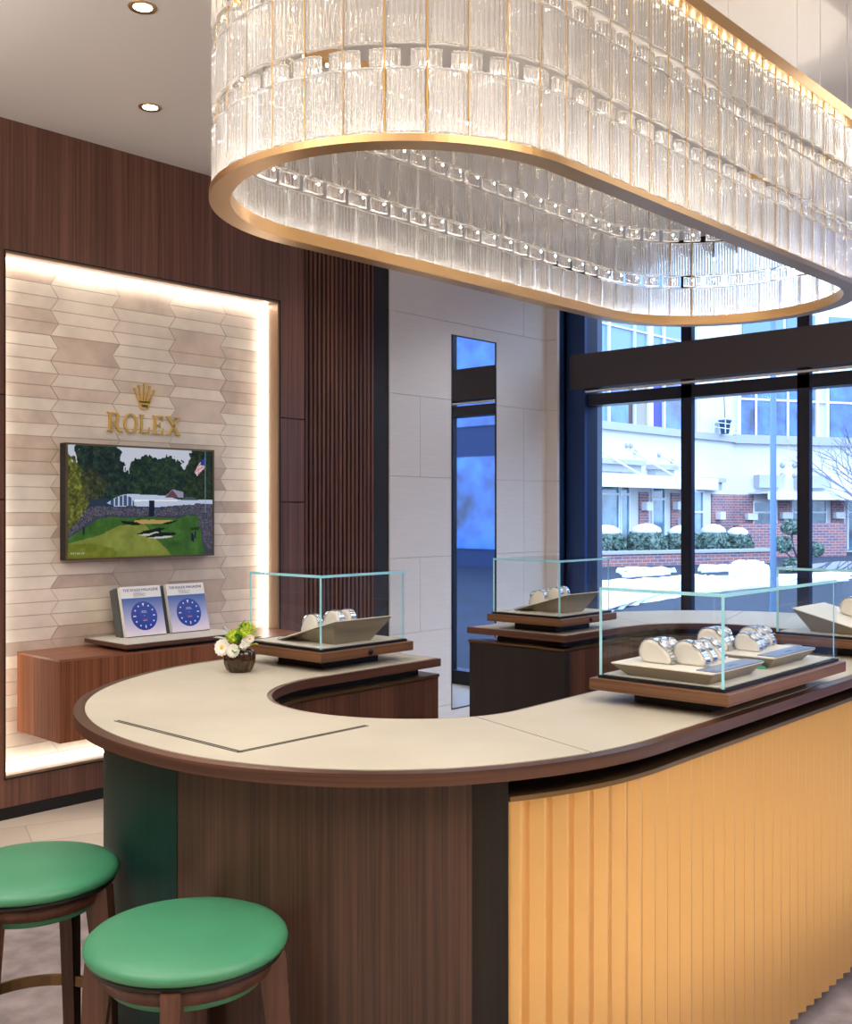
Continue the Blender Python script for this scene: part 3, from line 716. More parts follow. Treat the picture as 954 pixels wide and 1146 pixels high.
def plate(w, hgt, ribs=6, bow=.008):
    b = MB(); n = ribs * 6; o_, i_ = [], []
    for k in range(n + 1):
        t_ = k / n * 2 - 1; y = t_ * w / 2; x = bow * (1 - t_ * t_); rib = .0042 * abs(math.cos(math.pi * ribs * (t_ + 1) / 2)) ** .7
        o_.append((x + .0025 + rib, y)); i_.append((x - .0035 - rib * .4, y))
    n_ = len(o_); rings = []
    poly = o_ + i_[::-1]
    e_ = .003
    vs = []; 
    for z, s_ in ((0, .9), (e_, 1), (hgt - e_, 1), (hgt, .9)): rings.append([(x, y * (1 if s_ == 1 else .985), z) for x, y in poly])
    m_ = b
    for k in range(3):
        m_.loft([rings[k], rings[k + 1]], 0 if k == 1 else 1, smooth=True, caps=False)
    for rg, flip in ((rings[0], 1), (rings[3], 0)):
        fs = []
        for j in range(n_ - 1): fs.append([j, j + 1, 2 * n_ - 2 - j, 2 * n_ - 1 - j])
        m_.add(rg, fs, 1)
    # weld duplicate rings
    return m_
def weld(o):
    import bmesh
    bm = bmesh.new(); bm.from_mesh(o.data); bmesh.ops.remove_doubles(bm, verts=bm.verts, dist=1e-5); bmesh.ops.recalc_face_normals(bm, faces=bm.faces); bm.to_mesh(o.data); bm.free()
def mk_plate(name, w, hgt, ribs=6):
    o = plate(w, hgt, ribs).build(name, [M['crystal'], M['frost']], ch); weld(o); return o
TH, BH = .150, .052
tiers = [ZB + .024, ZB + .024 + .206, ZB + .024 + .412]; bands = [ZB + .178, ZB + .384]
def place_set(name, zs, w, hgt, shift, radial, ribs):
    first = mk_plate(name, w, hgt, ribs); items = []
    for z in zs:
        hh = 1.0
        for k in range(NPAN):
            x, y, a_ = along((k + shift) * pt_); x += radial * math.cos(a_); y += radial * math.sin(a_)
            items.append((math.hypot(x, y), x, y, z, a_))
    items.sort(key=lambda q: q[0]); near = items[:100]; far = items[100:]
    for i, (d, x, y, z, a_) in enumerate(near):
        o = first if i == 0 else first.copy()
        if i: C.objects.link(o)
        o.parent = ch; o.location = (x, y, z); o.rotation_euler = (0, 0, a_)
    me = first.data; V = np.array([v.co[:] for v in me.vertices]); F_ = [list(p.vertices) for p in me.polygons]; MI = [p.material_index for p in me.polygons]
    b = MB()
    for d, x, y, z, a_ in far:
        c_, s_ = math.cos(a_), math.sin(a_)
        VV = np.stack([V[:, 0] * c_ - V[:, 1] * s_ + x, V[:, 0] * s_ + V[:, 1] * c_ + y, V[:, 2] + z], 1)
        b.add(VV.tolist(), F_, 0, True); b.m[-len(MI):] = MI
    b.build(name, [M['crystal'], M['frost']], ch, kind='stuff')
place_set('crystal_panel', tiers, .089, TH, .5, 0, 7)
place_set('crystal_link', bands, .074, .044, 0, -.010, 6)
b = MB()
for k in range(NPAN * 2):
    x, y, a_ = along((k + .25) * pt_ / 2); x -= .034 * math.cos(a_); y -= .034 * math.sin(a_)
    b.lathe([(0, 0), (.004, 0), (.004, .008), (0, .008)], c=(x, y, ZB + .59), n=8)
b.build('light_dots', M['chandled'], ch, label='row of small warm lamps under the upper ring')
for zb_ in bands:
    b = MB()
    for k in range(NPAN):
        x, y, a_ = along(k * pt_); x -= .036 * math.cos(a_); y -= .036 * math.sin(a_)
        b.lathe([(0, 0), (.0022, 0), (.0022, .004), (0, .004)], c=(x, y, zb_ + .02), n=8)
    b.build('light_dots', M['chandmid'], ch, label='row of tiny glowing dots added behind the crystal links')  # dots added to brighten the crystals and mimic glints at the joints
for k in range(NPAN):
    x, y, a_ = along(k * pt_)
    if k == 0: rod0 = MB().lathe([(.0018, 0), (.0018, .595)], n=8).build('brass_rod', M['darkbrass'], ch); r_ = rod0
    else: r_ = rod0.copy(); C.objects.link(r_)
    r_.location = (x + .004 * math.cos(a_), y + .004 * math.sin(a_), ZB + .02)
for x, y in ((2.3, CY - .52), (2.3, CY + .52), (3.0, CY - .52), (3.05, CY + .52), (3.7, CY - .52), (3.70, CY + .52), (3.55, CY - .5), (3.60, CY + .1), (3.95, CY - .52)):
    MB().lathe([(.0012, 0), (.0012, CEIL - ZB - .65)], n=6).build('hanging_cable', M['alu'], ch, loc=(x, y, ZB + .65))

# ================================================================ NICHE: SIGN, SCREEN, CONSOLE
sign = thing('wall_sign', 'gold crown emblem and ROLEX lettering on the tiled wall above the screen', 'sign', (0, 0, 0))
TY = YN - .004
def gold_poly(polys, name, x0, z0, sx, sz, th=.010, **tg):
    b = MB()
    for poly in polys:
        b.loft([[(x0 + x * sx, TY - .001, z0 + z * sz) for x, z in poly], [(x0 + x * sx, TY - th, z0 + z * sz) for x, z in poly]])
    return b.build(name, M['gold'], sign, **tg)
def bar(x0, x1, z0, z1): return [(x0, z0), (x1, z0), (x1, z1), (x0, z1)]
def arcp(cx_, cz, r0x, r0z, r1x, r1z, a0, a1, n=14):
    out = []
    for k in range(n):
        a, b_ = R_(a0 + (a1 - a0) * k / n), R_(a0 + (a1 - a0) * (k + 1) / n)
        out.append([(cx_ + r0x * math.cos(a), cz + r0z * math.sin(a)), (cx_ + r1x * math.cos(a), cz + r1z * math.sin(a)), (cx_ + r1x * math.cos(b_), cz + r1z * math.sin(b_)), (cx_ + r0x * math.cos(b_), cz + r0z * math.sin(b_))])
    return out
Rl = [bar(0, .34, 0, .07), bar(.10, .26, .07, .93), bar(0, .26, .93, 1), bar(.26, .5, .93, 1), bar(.26, .5, .46, .53)] + arcp(.5, .73, .10, .20, .27, .27, -90, 90) + [[(.38, .5), (.58, .5), (.90, .06), (.70, .06)], bar(.70, 1.0, 0, .07)]
Ol = arcp(.5, .5, .33, .44, .5, .52, 0, 360, 32)
Ll = [bar(0, .36, 0, .07), bar(.10, .26, .07, .93), bar(0, .36, .93, 1), bar(.26, .80, 0, .08), [(.72, .06), (.82, .06), (.84, .34), (.78, .34)]]
El = [bar(0, .26, 0, .07), bar(.10, .26, .07, .93), bar(0, .26, .93, 1), bar(.26, .82, 0, .08), [(.74, .06), (.84, .06), (.86, .32), (.80, .32)], bar(.26, .80, .92, 1), [(.72, .94), (.82, .94), (.82, .72), (.77, .72)], bar(.26, .56, .47, .54), bar(.54, .60, .36, .65)]
Xl = [[(.06, .93), (.28, .93), (.94, .07), (.72, .07)], [(.80, .93), (.90, .93), (.22, .07), (.12, .07)], bar(0, .36, .93, 1), bar(.64, 1, .93, 1), bar(0, .34, 0, .07), bar(.60, 1, 0, .07)]
px0, pz, hh = 2.924, 1.934, .104
for nme, ps, dx, wd in (('R', Rl, 0, .092), ('O', Ol, .098, .086), ('L', Ll, .196, .075), ('E', El, .280, .080), ('X', Xl, .368, .092)):
    gold_poly(ps, 'letter', px0 + dx, pz, wd, hh)
crown = []
fx = [-.060, -.033, 0, .033, .060]; fz = [.098, .118, .126, .118, .098]
for i in range(5):
    bx = -.028 + i * .014
    crown += [[(bx - .0065, .035), (bx + .0065, .035), (fx[i] + .0028, fz[i]), (fx[i] - .0028, fz[i])]]
    crown.append([(fx[i] + .0075 * math.cos(a), fz[i] + .004 + .0075 * math.sin(a)) for a in np.linspace(0, 2 * math.pi, 13)[:-1]])
crown.append([(-.028, .018), (.028, .018), (.036, .044), (-.036, .044)])
crown += arcp(0, .012, .020, .006, .029, .014, 0, 360, 22)
gold_poly(crown, 'crown_emblem', 3.151, 2.065, 1, 1.06)

# golf picture on the screen
def golf():
    nx, nz = 264, 174; rng = np.random.RandomState(4)
    u, v = np.meshgrid((np.arange(nx) + .5) / nx, (np.arange(nz) + .5) / nz)   # v up
    def noise(f, seed):
        r = np.random.RandomState(seed); gy, gx = int(f * 2 / 3) + 2, int(f) + 2; gdat = r.rand(gy, gx)
        X, Y = u * (gx - 1.001), v * (gy - 1.001); xi, yi = X.astype(int), Y.astype(int); fx_, fy_ = X - xi, Y - yi
        fx_ = fx_*fx_*(3-2*fx_); fy_ = fy_*fy_*(3-2*fy_)
        return (gdat[yi, xi]*(1-fx_) + gdat[yi, xi+1]*fx_)*(1-fy_) + (gdat[yi+1, xi]*(1-fx_) + gdat[yi+1, xi+1]*fx_)*fy_
    n1, n2, n3, n4 = noise(14, 1), noise(40, 2), noise(90, 3), noise(7, 5)
    img = np.zeros((nz, nx, 3)); img[:] = (196, 200, 214); img[v < .5] = (60, 62, 74)
    def put(mask, col, amp=0, nz_=None):
        c = np.array(col, float)[None, None, :] * (1 + amp * ((nz_ if nz_ is not None else n2)[..., None] - .5) * 2)
        img[mask] = np.broadcast_to(c, img.shape)[mask]
    speck = rng.rand(nz, nx, 1); spc = rng.rand(nz, nx, 3)
    def poly(pts, wob=0.0):
        x_, z_ = u + wob * (n2 - .5), v + wob * (n3 - .5); ins = np.zeros_like(u, bool); n = len(pts)
        for i in range(n):
            (x0, z0), (x1, z1) = pts[i], pts[(i + 1) % n]
            c_ = ((z0 > z_) != (z1 > z_)) & (x_ < (x1 - x0) * (z_ - z0) / (z1 - z0 + 1e-9) + x0); ins ^= c_
        return ins
    def shade(mask, dark, light, w): img[mask] = (np.array(dark) + (np.array(light, float) - dark) * np.clip(w, 0, 1)[..., None])[mask]
    tn = np.clip(.55 * n2 + .65 * n3 - .25, 0, 1)
    shade(poly([(.30, .5), (.40, .70), (.385, .82), (.42, .89), (.47, .90), (.51, .945), (.55, .93), (.60, .90), (.64, .94), (.70, .935), (.76, .89), (.79, .80), (.82, .82), (1.1, .8), (1.1, .4), (.3, .4)], .05), (14, 28, 26), (64, 88, 50), tn)
    shade(poly([(.05, .93), (.08, 1.1), (.31, 1.1), (.345, .92), (.34, .86), (.37, .82), (.41, .70), (.42, .58), (.40, .50), (.05, .45)], .05), (14, 26, 28), (60, 84, 56), tn)
    shade(poly([(.79, .50), (.76, .62), (.80, .78), (.82, .90), (.86, 1.1), (1.1, 1.1), (1.1, .45)], .05), (18, 30, 22), (66, 80, 42), tn)
    shade(poly([(.08, .48), (.08, .78), (.14, .80), (.20, .74), (.25, .66), (.25, .58), (.20, .55), (.16, .47)], .05), (30, 38, 24), (96, 98, 60), tn)
    shade(poly([(-.1, .15), (-.1, .96), (.03, .90), (.05, .84), (.09, .78), (.08, .70), (.11, .64), (.10, .57), (.135, .48), (.11, .40), (.08, .30), (.03, .24)], .05), (52, 58, 20), (150, 150, 62), tn * 1.1)
    img[poly([(.14, .53), (.28, .53), (.30, .45), (.12, .42)], .02)] = (40, 54, 72)
    img[poly([(.25, .49), (.30, .535), (.35, .565), (.40, .575), (.62, .565), (.66, .56), (.74, .53), (1.0, .53), (1.0, .49), (.72, .47), (.60, .455), (.40, .465), (.31, .455)])] = (186, 198, 222)
    st_ = poly([(.26, .47), (.27, .51), (.33, .55), (.37, .565), (.41, .545), (.43, .50), (.43, .46)]); img[st_ & ((u * 34) % 1 > .28)] = (62, 84, 116)
    img[poly([(.43, .52), (.74, .525), (.74, .512), (.43, .508)])] = (232, 238, 246); img[poly([(.43, .465), (.50, .455), (.66, .455), (.74, .475), (.74, .465), (.62, .44), (.43, .45)])] = (34, 50, 82)
    img[poly([(.64, .545), (.70, .625), (.78, .60), (.78, .545)])] = (146, 146, 166); img[poly([(.65, .545), (.70, .622), (.745, .545)])] = (100, 66, 70); img[poly([(.76, .525), (.80, .555), (.86, .55), (.89, .525)])] = (70, 84, 92)
    cr = poly([(.0, .17), (.10, .30), (.16, .36), (.26, .375), (.6, .37), (.87, .385), (.90, .28), (.96, .05), (1.1, .0), (1.1, .49), (.9, .49), (.74, .47), (.6, .445), (.3, .46), (.14, .455), (.10, .38), (.0, .24)], .02)
    img[cr] = (np.array([72, 70, 84]) * (.45 + 1.0 * speck) + 45 * (spc > .9))[cr]
    img[poly([(.535, .37), (.535, .515), (.572, .515), (.572, .37)])] = (16, 26, 42)
    gn = .5 * n1 + .3 * n2 + .2 * n3
    gr = poly([(-.1, -.1), (-.1, .08), (.0, .17), (.05, .22), (.12, .28), (.19, .345), (.28, .365), (.36, .355), (.55, .36), (.74, .345), (.82, .375), (.885, .375), (.90, .28), (.925, .12), (.95, -.1)], .012)
    shade(gr, (40, 70, 26), (78, 124, 48), gn); shade(poly([(-.1, -.1), (-.1, .10), (.0, .13), (.2, .20), (.33, .285), (.42, .30), (.50, .30), (.56, .20), (.60, .13), (.66, .06), (.74, -.1)], .008), (104, 112, 44), (140, 148, 66), .6 * n1 + .4 * n2)
    shade(poly([(-.1, -.1), (-.1, .12), (.15, .13), (.30, .08), (.33, -.1)], .02), (94, 104, 30), (124, 128, 40), n2)
    img[poly([(.43, .315), (.44, .335), (.50, .338), (.66, .335), (.72, .325), (.68, .30), (.46, .298)], .004)] = (178, 148, 86)
    dk = (14, 28, 16)
    img[poly([(.335, .335), (.36, .30), (.42, .288), (.49, .292), (.46, .31), (.40, .322)], .006)] = dk; img[poly([(.62, .295), (.66, .315), (.74, .332), (.72, .315), (.67, .292)], .006)] = dk
    img[poly([(.45, .205), (.50, .235), (.57, .25), (.60, .262), (.65, .255), (.62, .235), (.62, .21), (.52, .19)], .006)] = dk
    img[poly([(.45, .202), (.52, .205), (.59, .225), (.61, .215), (.56, .19), (.50, .188)], .004)] = (196, 192, 188)
    img[poly([(.51, .172), (.56, .205), (.62, .22), (.68, .215), (.73, .212), (.72, .19), (.66, .175)], .006)] = dk
    img[poly([(.52, .17), (.60, .178), (.69, .185), (.71, .178), (.66, .163), (.58, .16)], .004)] = (196, 192, 188)
    img[poly([(.82, .25), (.86, .265), (.90, .262), (.89, .235), (.84, .235)], .01)] = (30, 56, 24)
    for fx_, fz_ in ((.845, .17), (.855, .155), (.87, .19), (.10, .24)): img[(abs(u - fx_) < .006) & (abs(v - fz_) < .035)] = (24, 30, 44)
    img[(abs(u - .945) < .0035) & (v > .40)] = (128, 156, 176)
    fx_, fz_ = (u - .905), (v - .845); al = fx_ * .52 + fz_ * .85; ac = fx_ * .85 - fz_ * .52
    fl = poly([(.862, .80), (.90, .885), (.942, .945), (.942, .845), (.915, .80), (.88, .755)], .004); stp = (ac * 95) % 1 > .5
    img[fl] = np.where(stp[..., None], (186, 44, 62), (226, 224, 232))[fl]; img[fl & (u > .908) & (v > .86)] = (36, 60, 140)
    cap = (v < .05) & (v > .032) & (u > .02) & (u < .105) & (spc[..., 0] > .45); img[cap] = (176, 184, 140)
    return nx, nz, np.clip(img, 0, 255) / 255.
def image_grid(name, nx, nz, img, w, hgt, mt, parent, loc, rot=None, **tg):
    vs = [(x * w / nx, 0, z * hgt / nz) for z in range(nz + 1) for x in range(nx + 1)]
    fs = [(z*(nx+1)+x, z*(nx+1)+x+1, (z+1)*(nx+1)+x+1, (z+1)*(nx+1)+x) for z in range(nz) for x in range(nx)]
    me = bpy.data.meshes.new(name); me.from_pydata(vs, [], fs); me.materials.append(mt)
    at = me.color_attributes.new('picture', 'FLOAT_COLOR', 'CORNER')
    li = np.where(img <= .04045, img / 12.92, ((img + .055) / 1.055) ** 2.4).reshape(-1, 3)
    col = np.ones((nx * nz, 4, 4), np.float32); col[:, :, :3] = li[:, None, :]; at.data.foreach_set('color', col.ravel())
    o = bpy.data.objects.new(name, me); C.objects.link(o); o.parent = parent; o.location = loc
    if rot: o.rotation_euler = rot
    return tag(o, **tg)
def picture_mat(name, em):
    m, t, p = newmat(name); at = t.nodes.new('ShaderNodeAttribute'); at.attribute_name = 'picture'
    t.links.new(at.outputs['Color'], p.inputs['Emission Color']); p.inputs['Emission Strength'].default_value = em
    p.inputs['Base Color'].default_value = (.004, .004, .004, 1); p.inputs['Roughness'].default_value = .3; p.inputs['Specular IOR Level'].default_value = .12; return m
tv = thing('wall_screen', 'flat screen showing a golf course with a flag and crowd', 'screen', (0, 0, 0))
sx0, sx1, sz0, sz1, sy = 2.656, 3.573, 1.249, 1.858, 5.02
MB().box((sx0, sy + .006, sz0), (sx1, YN - .004, sz1), bev=.002).build('housing', M['blackmetal'], tv)
b = MB(); f_ = .010
b.box((sx0, sy, sz0), (sx0 + f_, sy + .006, sz1)); b.box((sx1 - f_, sy, sz0), (sx1, sy + .006, sz1)); b.box((sx0 + f_, sy, sz1 - f_), (sx1 - f_, sy + .006, sz1)); b.box((sx0 + f_, sy, sz0), (sx1 - f_, sy + .006, sz0 + f_))
b.build('bezel', M['bronze'], tv)
nx, nz, img = golf()
image_grid('display', nx, nz, img, sx1 - sx0 - 2*f_, sz1 - sz0 - 2*f_, picture_mat('golf_picture', .85), tv, (sx0 + f_, sy + .004, sz0 + f_), label='lit picture of a green golf fairway')

con = thing('wall_console', 'floating walnut console box fixed in the lit niche', 'console', (0, 0, 0))
MB().box((2.428, 4.65, .401), (3.972, YN - .005, .787)).build('carcass', M['console'], con)
MB().box((2.428, 4.65, .787), (3.972, YN - .005, .797)).build('top_board', M['consoletop'], con)
bd = thing('display_board', 'leather topped wooden riser board on the walnut console', 'riser', (0, 0, 0))
MB().box((2.84, 4.70, .797), (3.46, 5.03, .815)).build('base', M['black'], bd)
MB().box((2.78, 4.645, .815), (3.51, 5.06, .836), bev=.001).build('wood_board', M['edge'], bd)
MB().box((2.79, 4.655, .836), (3.50, 5.05, .838)).build('leather_inset', M['leather2'], bd)

# magazine on its easel: dial cover
def grad_mat():
    m, t, p = newmat('magazine_cover_gradient'); L = t.links
    tc = t.nodes.new('ShaderNodeTexCoord'); sp = t.nodes.new('ShaderNodeSeparateXYZ'); L.new(tc.outputs['Object'], sp.inputs[0])
    r = t.nodes.new('ShaderNodeValToRGB'); e = r.color_ramp.elements; e[0].position = .0; e[0].color = lin((236, 222, 230)); e[1].position = .21; e[1].color = lin((38, 88, 166))
    x = r.color_ramp.elements.new(.10); x.color = lin((168, 172, 214))
    L.new(sp.outputs['Z'], r.inputs['Fac']); L.new(r.outputs[0], p.inputs['Base Color']); p.inputs['Roughness'].default_value = .35; return m
M['cover'] = grad_mat(); M['navy'] = mat('royal_blue_ink', (34, 62, 160), .35); M['ink'] = mat('dark_ink', (60, 60, 66), .6)
M['easel'] = mat('dark_grey_easel', (84, 88, 88), .6); M['pages'] = mat('magazine_pages', (228, 226, 222), .7, noise=.12, nscale=400, stretch=(.02, 1, .02)); M['redink'] = mat('red_ink', (200, 50, 50), .5)
def make_magazine(loc, w, label_m, label_e, tilt=-15):
    MW, MH, TH_ = w, .268, .032; tl_ = R_(tilt)
    es = thing('magazine_easel', label_e, 'magazine stand', loc, 0)
    # wedge seen from the side, with a foot ledge
    c_, s_ = math.cos(tl_), -math.sin(tl_)
    def q(yy, zz): return (yy * c_ + zz * s_, -yy * s_ * 1 + zz * c_)
    x0, x1 = -.012, MW + .008
    def face(yy, zz, x): a, b_ = q(yy, zz); return (x, a, max(b_, 0))
    MB().loft([[face(TH_ + .001, 0.002, x), face(TH_ + .060, .0, x), face(TH_ + .056, MH + .004, x), face(TH_ + .001, MH + .006, x)] for x in (x0, x1)]).build('back_rest', M['easel'], es)
    MB().loft([[face(-.004, .001, x), face(TH_ + .01, .001, x), face(TH_ + .01, .004, x), face(-.004, .004, x)] for x in (x0 + .01, x1 - .01)]).build('foot', M['easel'], es)
    mg = thing('magazine', label_m, 'magazine', (loc[0], loc[1], loc[2] + .005), 0); mg.rotation_euler = (tl_, 0, 0)
    b = MB()
    for k in range(4): b.box((.0015 * (k % 2), .002 + k * .0075, .0), (MW - .001 * (k % 2), .0085 + k * .0075, MH - .002 * (k % 2)))
    b.build('page_block', M['pages'], mg)
    MB().box((0, .0, 0), (MW, .0015, .205)).build('cover_picture', M['cover'], mg, label='blue to pink cover picture')
    MB().box((0, .0, .205), (MW, .0015, MH)).build('cover_header', M['white'], mg, label='white title band')
    text_mesh('THE ROLEX MAGAZINE', .0205, M['ink'], mg, (MW * .5, -.0004, .241), (R_(90), 0, 0), sx=w / .24 * .98)
    b = MB()
    for k in range(4): b.box((MW * .30, -.0006, .232 - k * .006), (MW * (.30 + [.2, .32, .27, .30][k]), 0, .2332 - k * .006))
    b.build('subtitle', M['ink'], mg)
    d = MB(); cx_, cz = MW * .5, .106; r = .078
    Mx = Matrix.Translation((cx_, 0, cz)) @ Matrix.Rotation(R_(90), 4, 'X')
    d.lathe([(0, 0), (r, 0), (r, .002), (r * .97, .0026), (0, .0026)], n=48, M=Mx); dl = d.build('dial_print', M['navy'], mg, label='blue watch dial on the cover')
    m_ = MB(); rr = .060
    for k in range(12):
        a_ = k * math.pi / 6; R1 = Mx @ Matrix.Rotation(-a_, 4, 'Z')
        if k == 0: m_.loft([[(-.007, rr + .008, z), (.007, rr + .008, z), (0, rr - .010, z)] for z in (.0026, .0032)], M=R1)
        elif k in (3,): m_.box((-.003, rr - .009, .0026), (.003, rr + .005, .0032), M=R1)
        elif k in (6, 9): m_.box((-.003, rr - .009, .0026), (.003, rr + .007, .0032), M=R1)
        else: m_.lathe([(0, .0026), (.0045, .0026), (.0045, .0032), (0, .0032)], c=(0, rr, 0), n=12, M=R1)
    m_.lathe([(0, .0026), (.0018, .0026), (.0018, .0032), (0, .0032)], n=10, M=Mx); m_.build('hour_markers', M['white'], dl)
    text_mesh('ROLEX', .009, M['white'], dl, (cx_, -.0028, cz + .022), (R_(90), 0, 0)); text_mesh('OYSTER PERPETUAL', .0045, M['white'], dl, (cx_, -.0028, cz + .016), (R_(90), 0, 0))
    text_mesh('SUBMARINER', .006, M['redink'], dl, (cx_, -.0028, cz - .020), (R_(90), 0, 0)); text_mesh('1000ft=300m', .005, M['white'], dl, (cx_, -.0028, cz - .027), (R_(90), 0, 0))
    return mg
make_magazine((2.925, 4.885, .838), .242, 'stack of magazines with a blue dial cover, the left one on the riser board', 'dark grey easel behind the left magazine on the riser board')
make_magazine((3.206, 4.885, .838), .242, 'stack of magazines with a blue dial cover, the right one nearer the flower vase', 'dark grey easel behind the right magazine nearer the flower vase')

# ================================================================ FLOWERS
vx, vy, _ = 1.985, 2.655, 0
vs_ = thing('flower_vase', 'small ribbed amber glass bowl vase on the leather counter', 'vase', (vx, vy, ZT + .001))
MB().lathe([(0, .0), (.030, .0), (.040, .008), (.047, .028), (.048, .045), (.044, .062), (.041, .068), (.037, .068), (.040, .055), (.036, .050), (0, .05)], n=60, rad=lambda f: 1 + .045 * math.cos(f * 2 * math.pi * 12)).build('bowl', M['vase'], vs_)
bq = thing('flower_bouquet', 'low bouquet of white daisies and lime blooms in the amber vase', 'flowers', (vx, vy, ZT + .05))
camv = Vector((-.6, -.75, .15))
def orient(n_):
    n_ = Vector(n_).normalized(); return n_.to_track_quat('Z', 'Y').to_matrix().to_4x4()
def daisy(p, n_, r, pet=13, heart=True, mt=None):
    Mx = Matrix.Translation(p) @ orient(n_); b = MB()
    for layer, rr_, zz in ((0, r, .0), (1, r * .78, .004)):
        for k in range(pet):
            R1 = Mx @ Matrix.Rotation(2 * math.pi * (k + layer * .5) / pet, 4, 'Z'); w = rr_ * .24
            pts = [(.1 * rr_, 0, zz), (.5 * rr_, -w, zz + .003), (.85 * rr_, -w * .9, zz + .006), (rr_, 0, zz + .0045), (.85 * rr_, w * .9, zz + .006), (.5 * rr_, w, zz + .003)]
            b.add(pts + [(x, y, z - .001) for x, y, z in pts], [(0, 1, 2, 3, 4, 5), (11, 10, 9, 8, 7, 6)], 0, True, R1)
    o = b.build('daisy_flower', mt or M['petal'], bq)
    if heart: MB().lathe([(0, .009), (r * .18, .0085), (r * .27, .005), (r * .25, .002), (0, .002)], n=14, M=Mx).build('flower_heart', M['yolk'], o, label='yellow flower heart')
def ball(p, r, m_, name, n=70, seed=1):
    b = MB(); rg = random.Random(seed)
    for k in range(n):
        z = 1 - 1.5 * (k + .5) / n; a_ = k * 2.399963; s_ = math.sqrt(max(0, 1 - z * z)); d = Vector((s_ * math.cos(a_), s_ * math.sin(a_), z))
        Mx = Matrix.Translation(Vector(p) + d * r * .62) @ orient(d + Vector((rg.uniform(-.3, .3), rg.uniform(-.3, .3), .2))); l_ = r * .5
        b.add([(-l_*.25, 0, 0), (l_*.25, 0, 0), (l_*.2, l_*.1, l_*.7), (0, l_*.25, l_), (-l_*.2, l_*.1, l_*.7)], [(0, 1, 2, 3, 4)], 0, True, Mx)
    b.lathe([(0, -r*.6), (r*.5, -r*.4), (r*.66, 0), (r*.5, r*.4), (0, r*.62)], c=p, n=14); b.build(name, m_, bq)
def leaf(p, d, l_, w, m_, up=.3):
    b = MB(); Mx = Matrix.Translation(p) @ Vector(d).to_track_quat('Y', 'Z').to_matrix().to_4x4(); n = 7; A_, B_, Cc = [], [], []
    vs = []; 
    for k in range(n + 1):
        t_ = k / n; ww = w * math.sin(math.pi * min(t_ * .93 + .05, 1)) ** .8; zz = up * l_ * t_ * (1 - t_)
        vs += [(-ww, l_ * t_, zz + ww * .35), (0, l_ * t_, zz), (ww, l_ * t_, zz + ww * .35)]
    fs = []
    for k in range(n): fs += [(3*k, 3*k+1, 3*k+4, 3*k+3), (3*k+1, 3*k+2, 3*k+5, 3*k+4)]
    b.add(vs, fs, 0, True, Mx); b.build('leaf', m_, bq)
Rv = Vector((.6831, -.7303, 0)); Fv = Vector((.7303, .6831, 0))
def bp(r_, f_, z): return Rv * r_ + Fv * f_ + Vector((0, 0, z))
daisy(bp(-.047, -.03, .030), bp(-.35, -1, .25), .028); daisy(bp(-.012, -.045, .022), bp(0, -1, .2), .022, pet=16, heart=False)
daisy(bp(.026, -.03, .046), bp(.2, -1, .5), .017, heart=False); daisy(bp(.036, -.03, .056), bp(.4, -1, .5), .015); daisy(bp(.018, -.04, .034), bp(.1, -1, .3), .013, heart=False)
ball(bp(-.016, -.016, .056), .028, M['lime'], 'lime_bloom', seed=2); ball(bp(.022, -.012, .074), .034, M['lime'], 'lime_bloom', seed=3); ball(bp(.0, .02, .062), .024, M['leaf'], 'green_bloom', seed=4)
leaf(bp(.005, 0, .06), bp(.25, .0, 1), .055, .018, M['leaf']); leaf(bp(.012, 0, .06), bp(.35, -.2, 1), .050, .016, M['leaf'])
leaf(bp(.0, -.02, .04), bp(.0, -.5, .6), .045, .013, M['leaf']); leaf(bp(.004, -.03, .02), bp(.5, -.9, .3), .04, .012, M['leaf']); leaf(bp(.03, -.02, .03), bp(.9, -.5, .3), .04, .012, M['lime']); leaf(bp(.03, 0, .04), bp(1, .0, .5), .045, .013, M['leaf'])
leaf(bp(-.03, 0, .04), bp(-1, -.1, .35), .055, .014, M['sage']); leaf(bp(-.03, 0, .05), bp(-.5, 0, 1), .05, .012, M['sage']); leaf(bp(-.04, .0, .03), bp(-1, .3, .1), .045, .012, M['sage']); leaf(bp(-.01, -.03, .02), bp(.2, -1, -.1), .035, .011, M['leaf'])

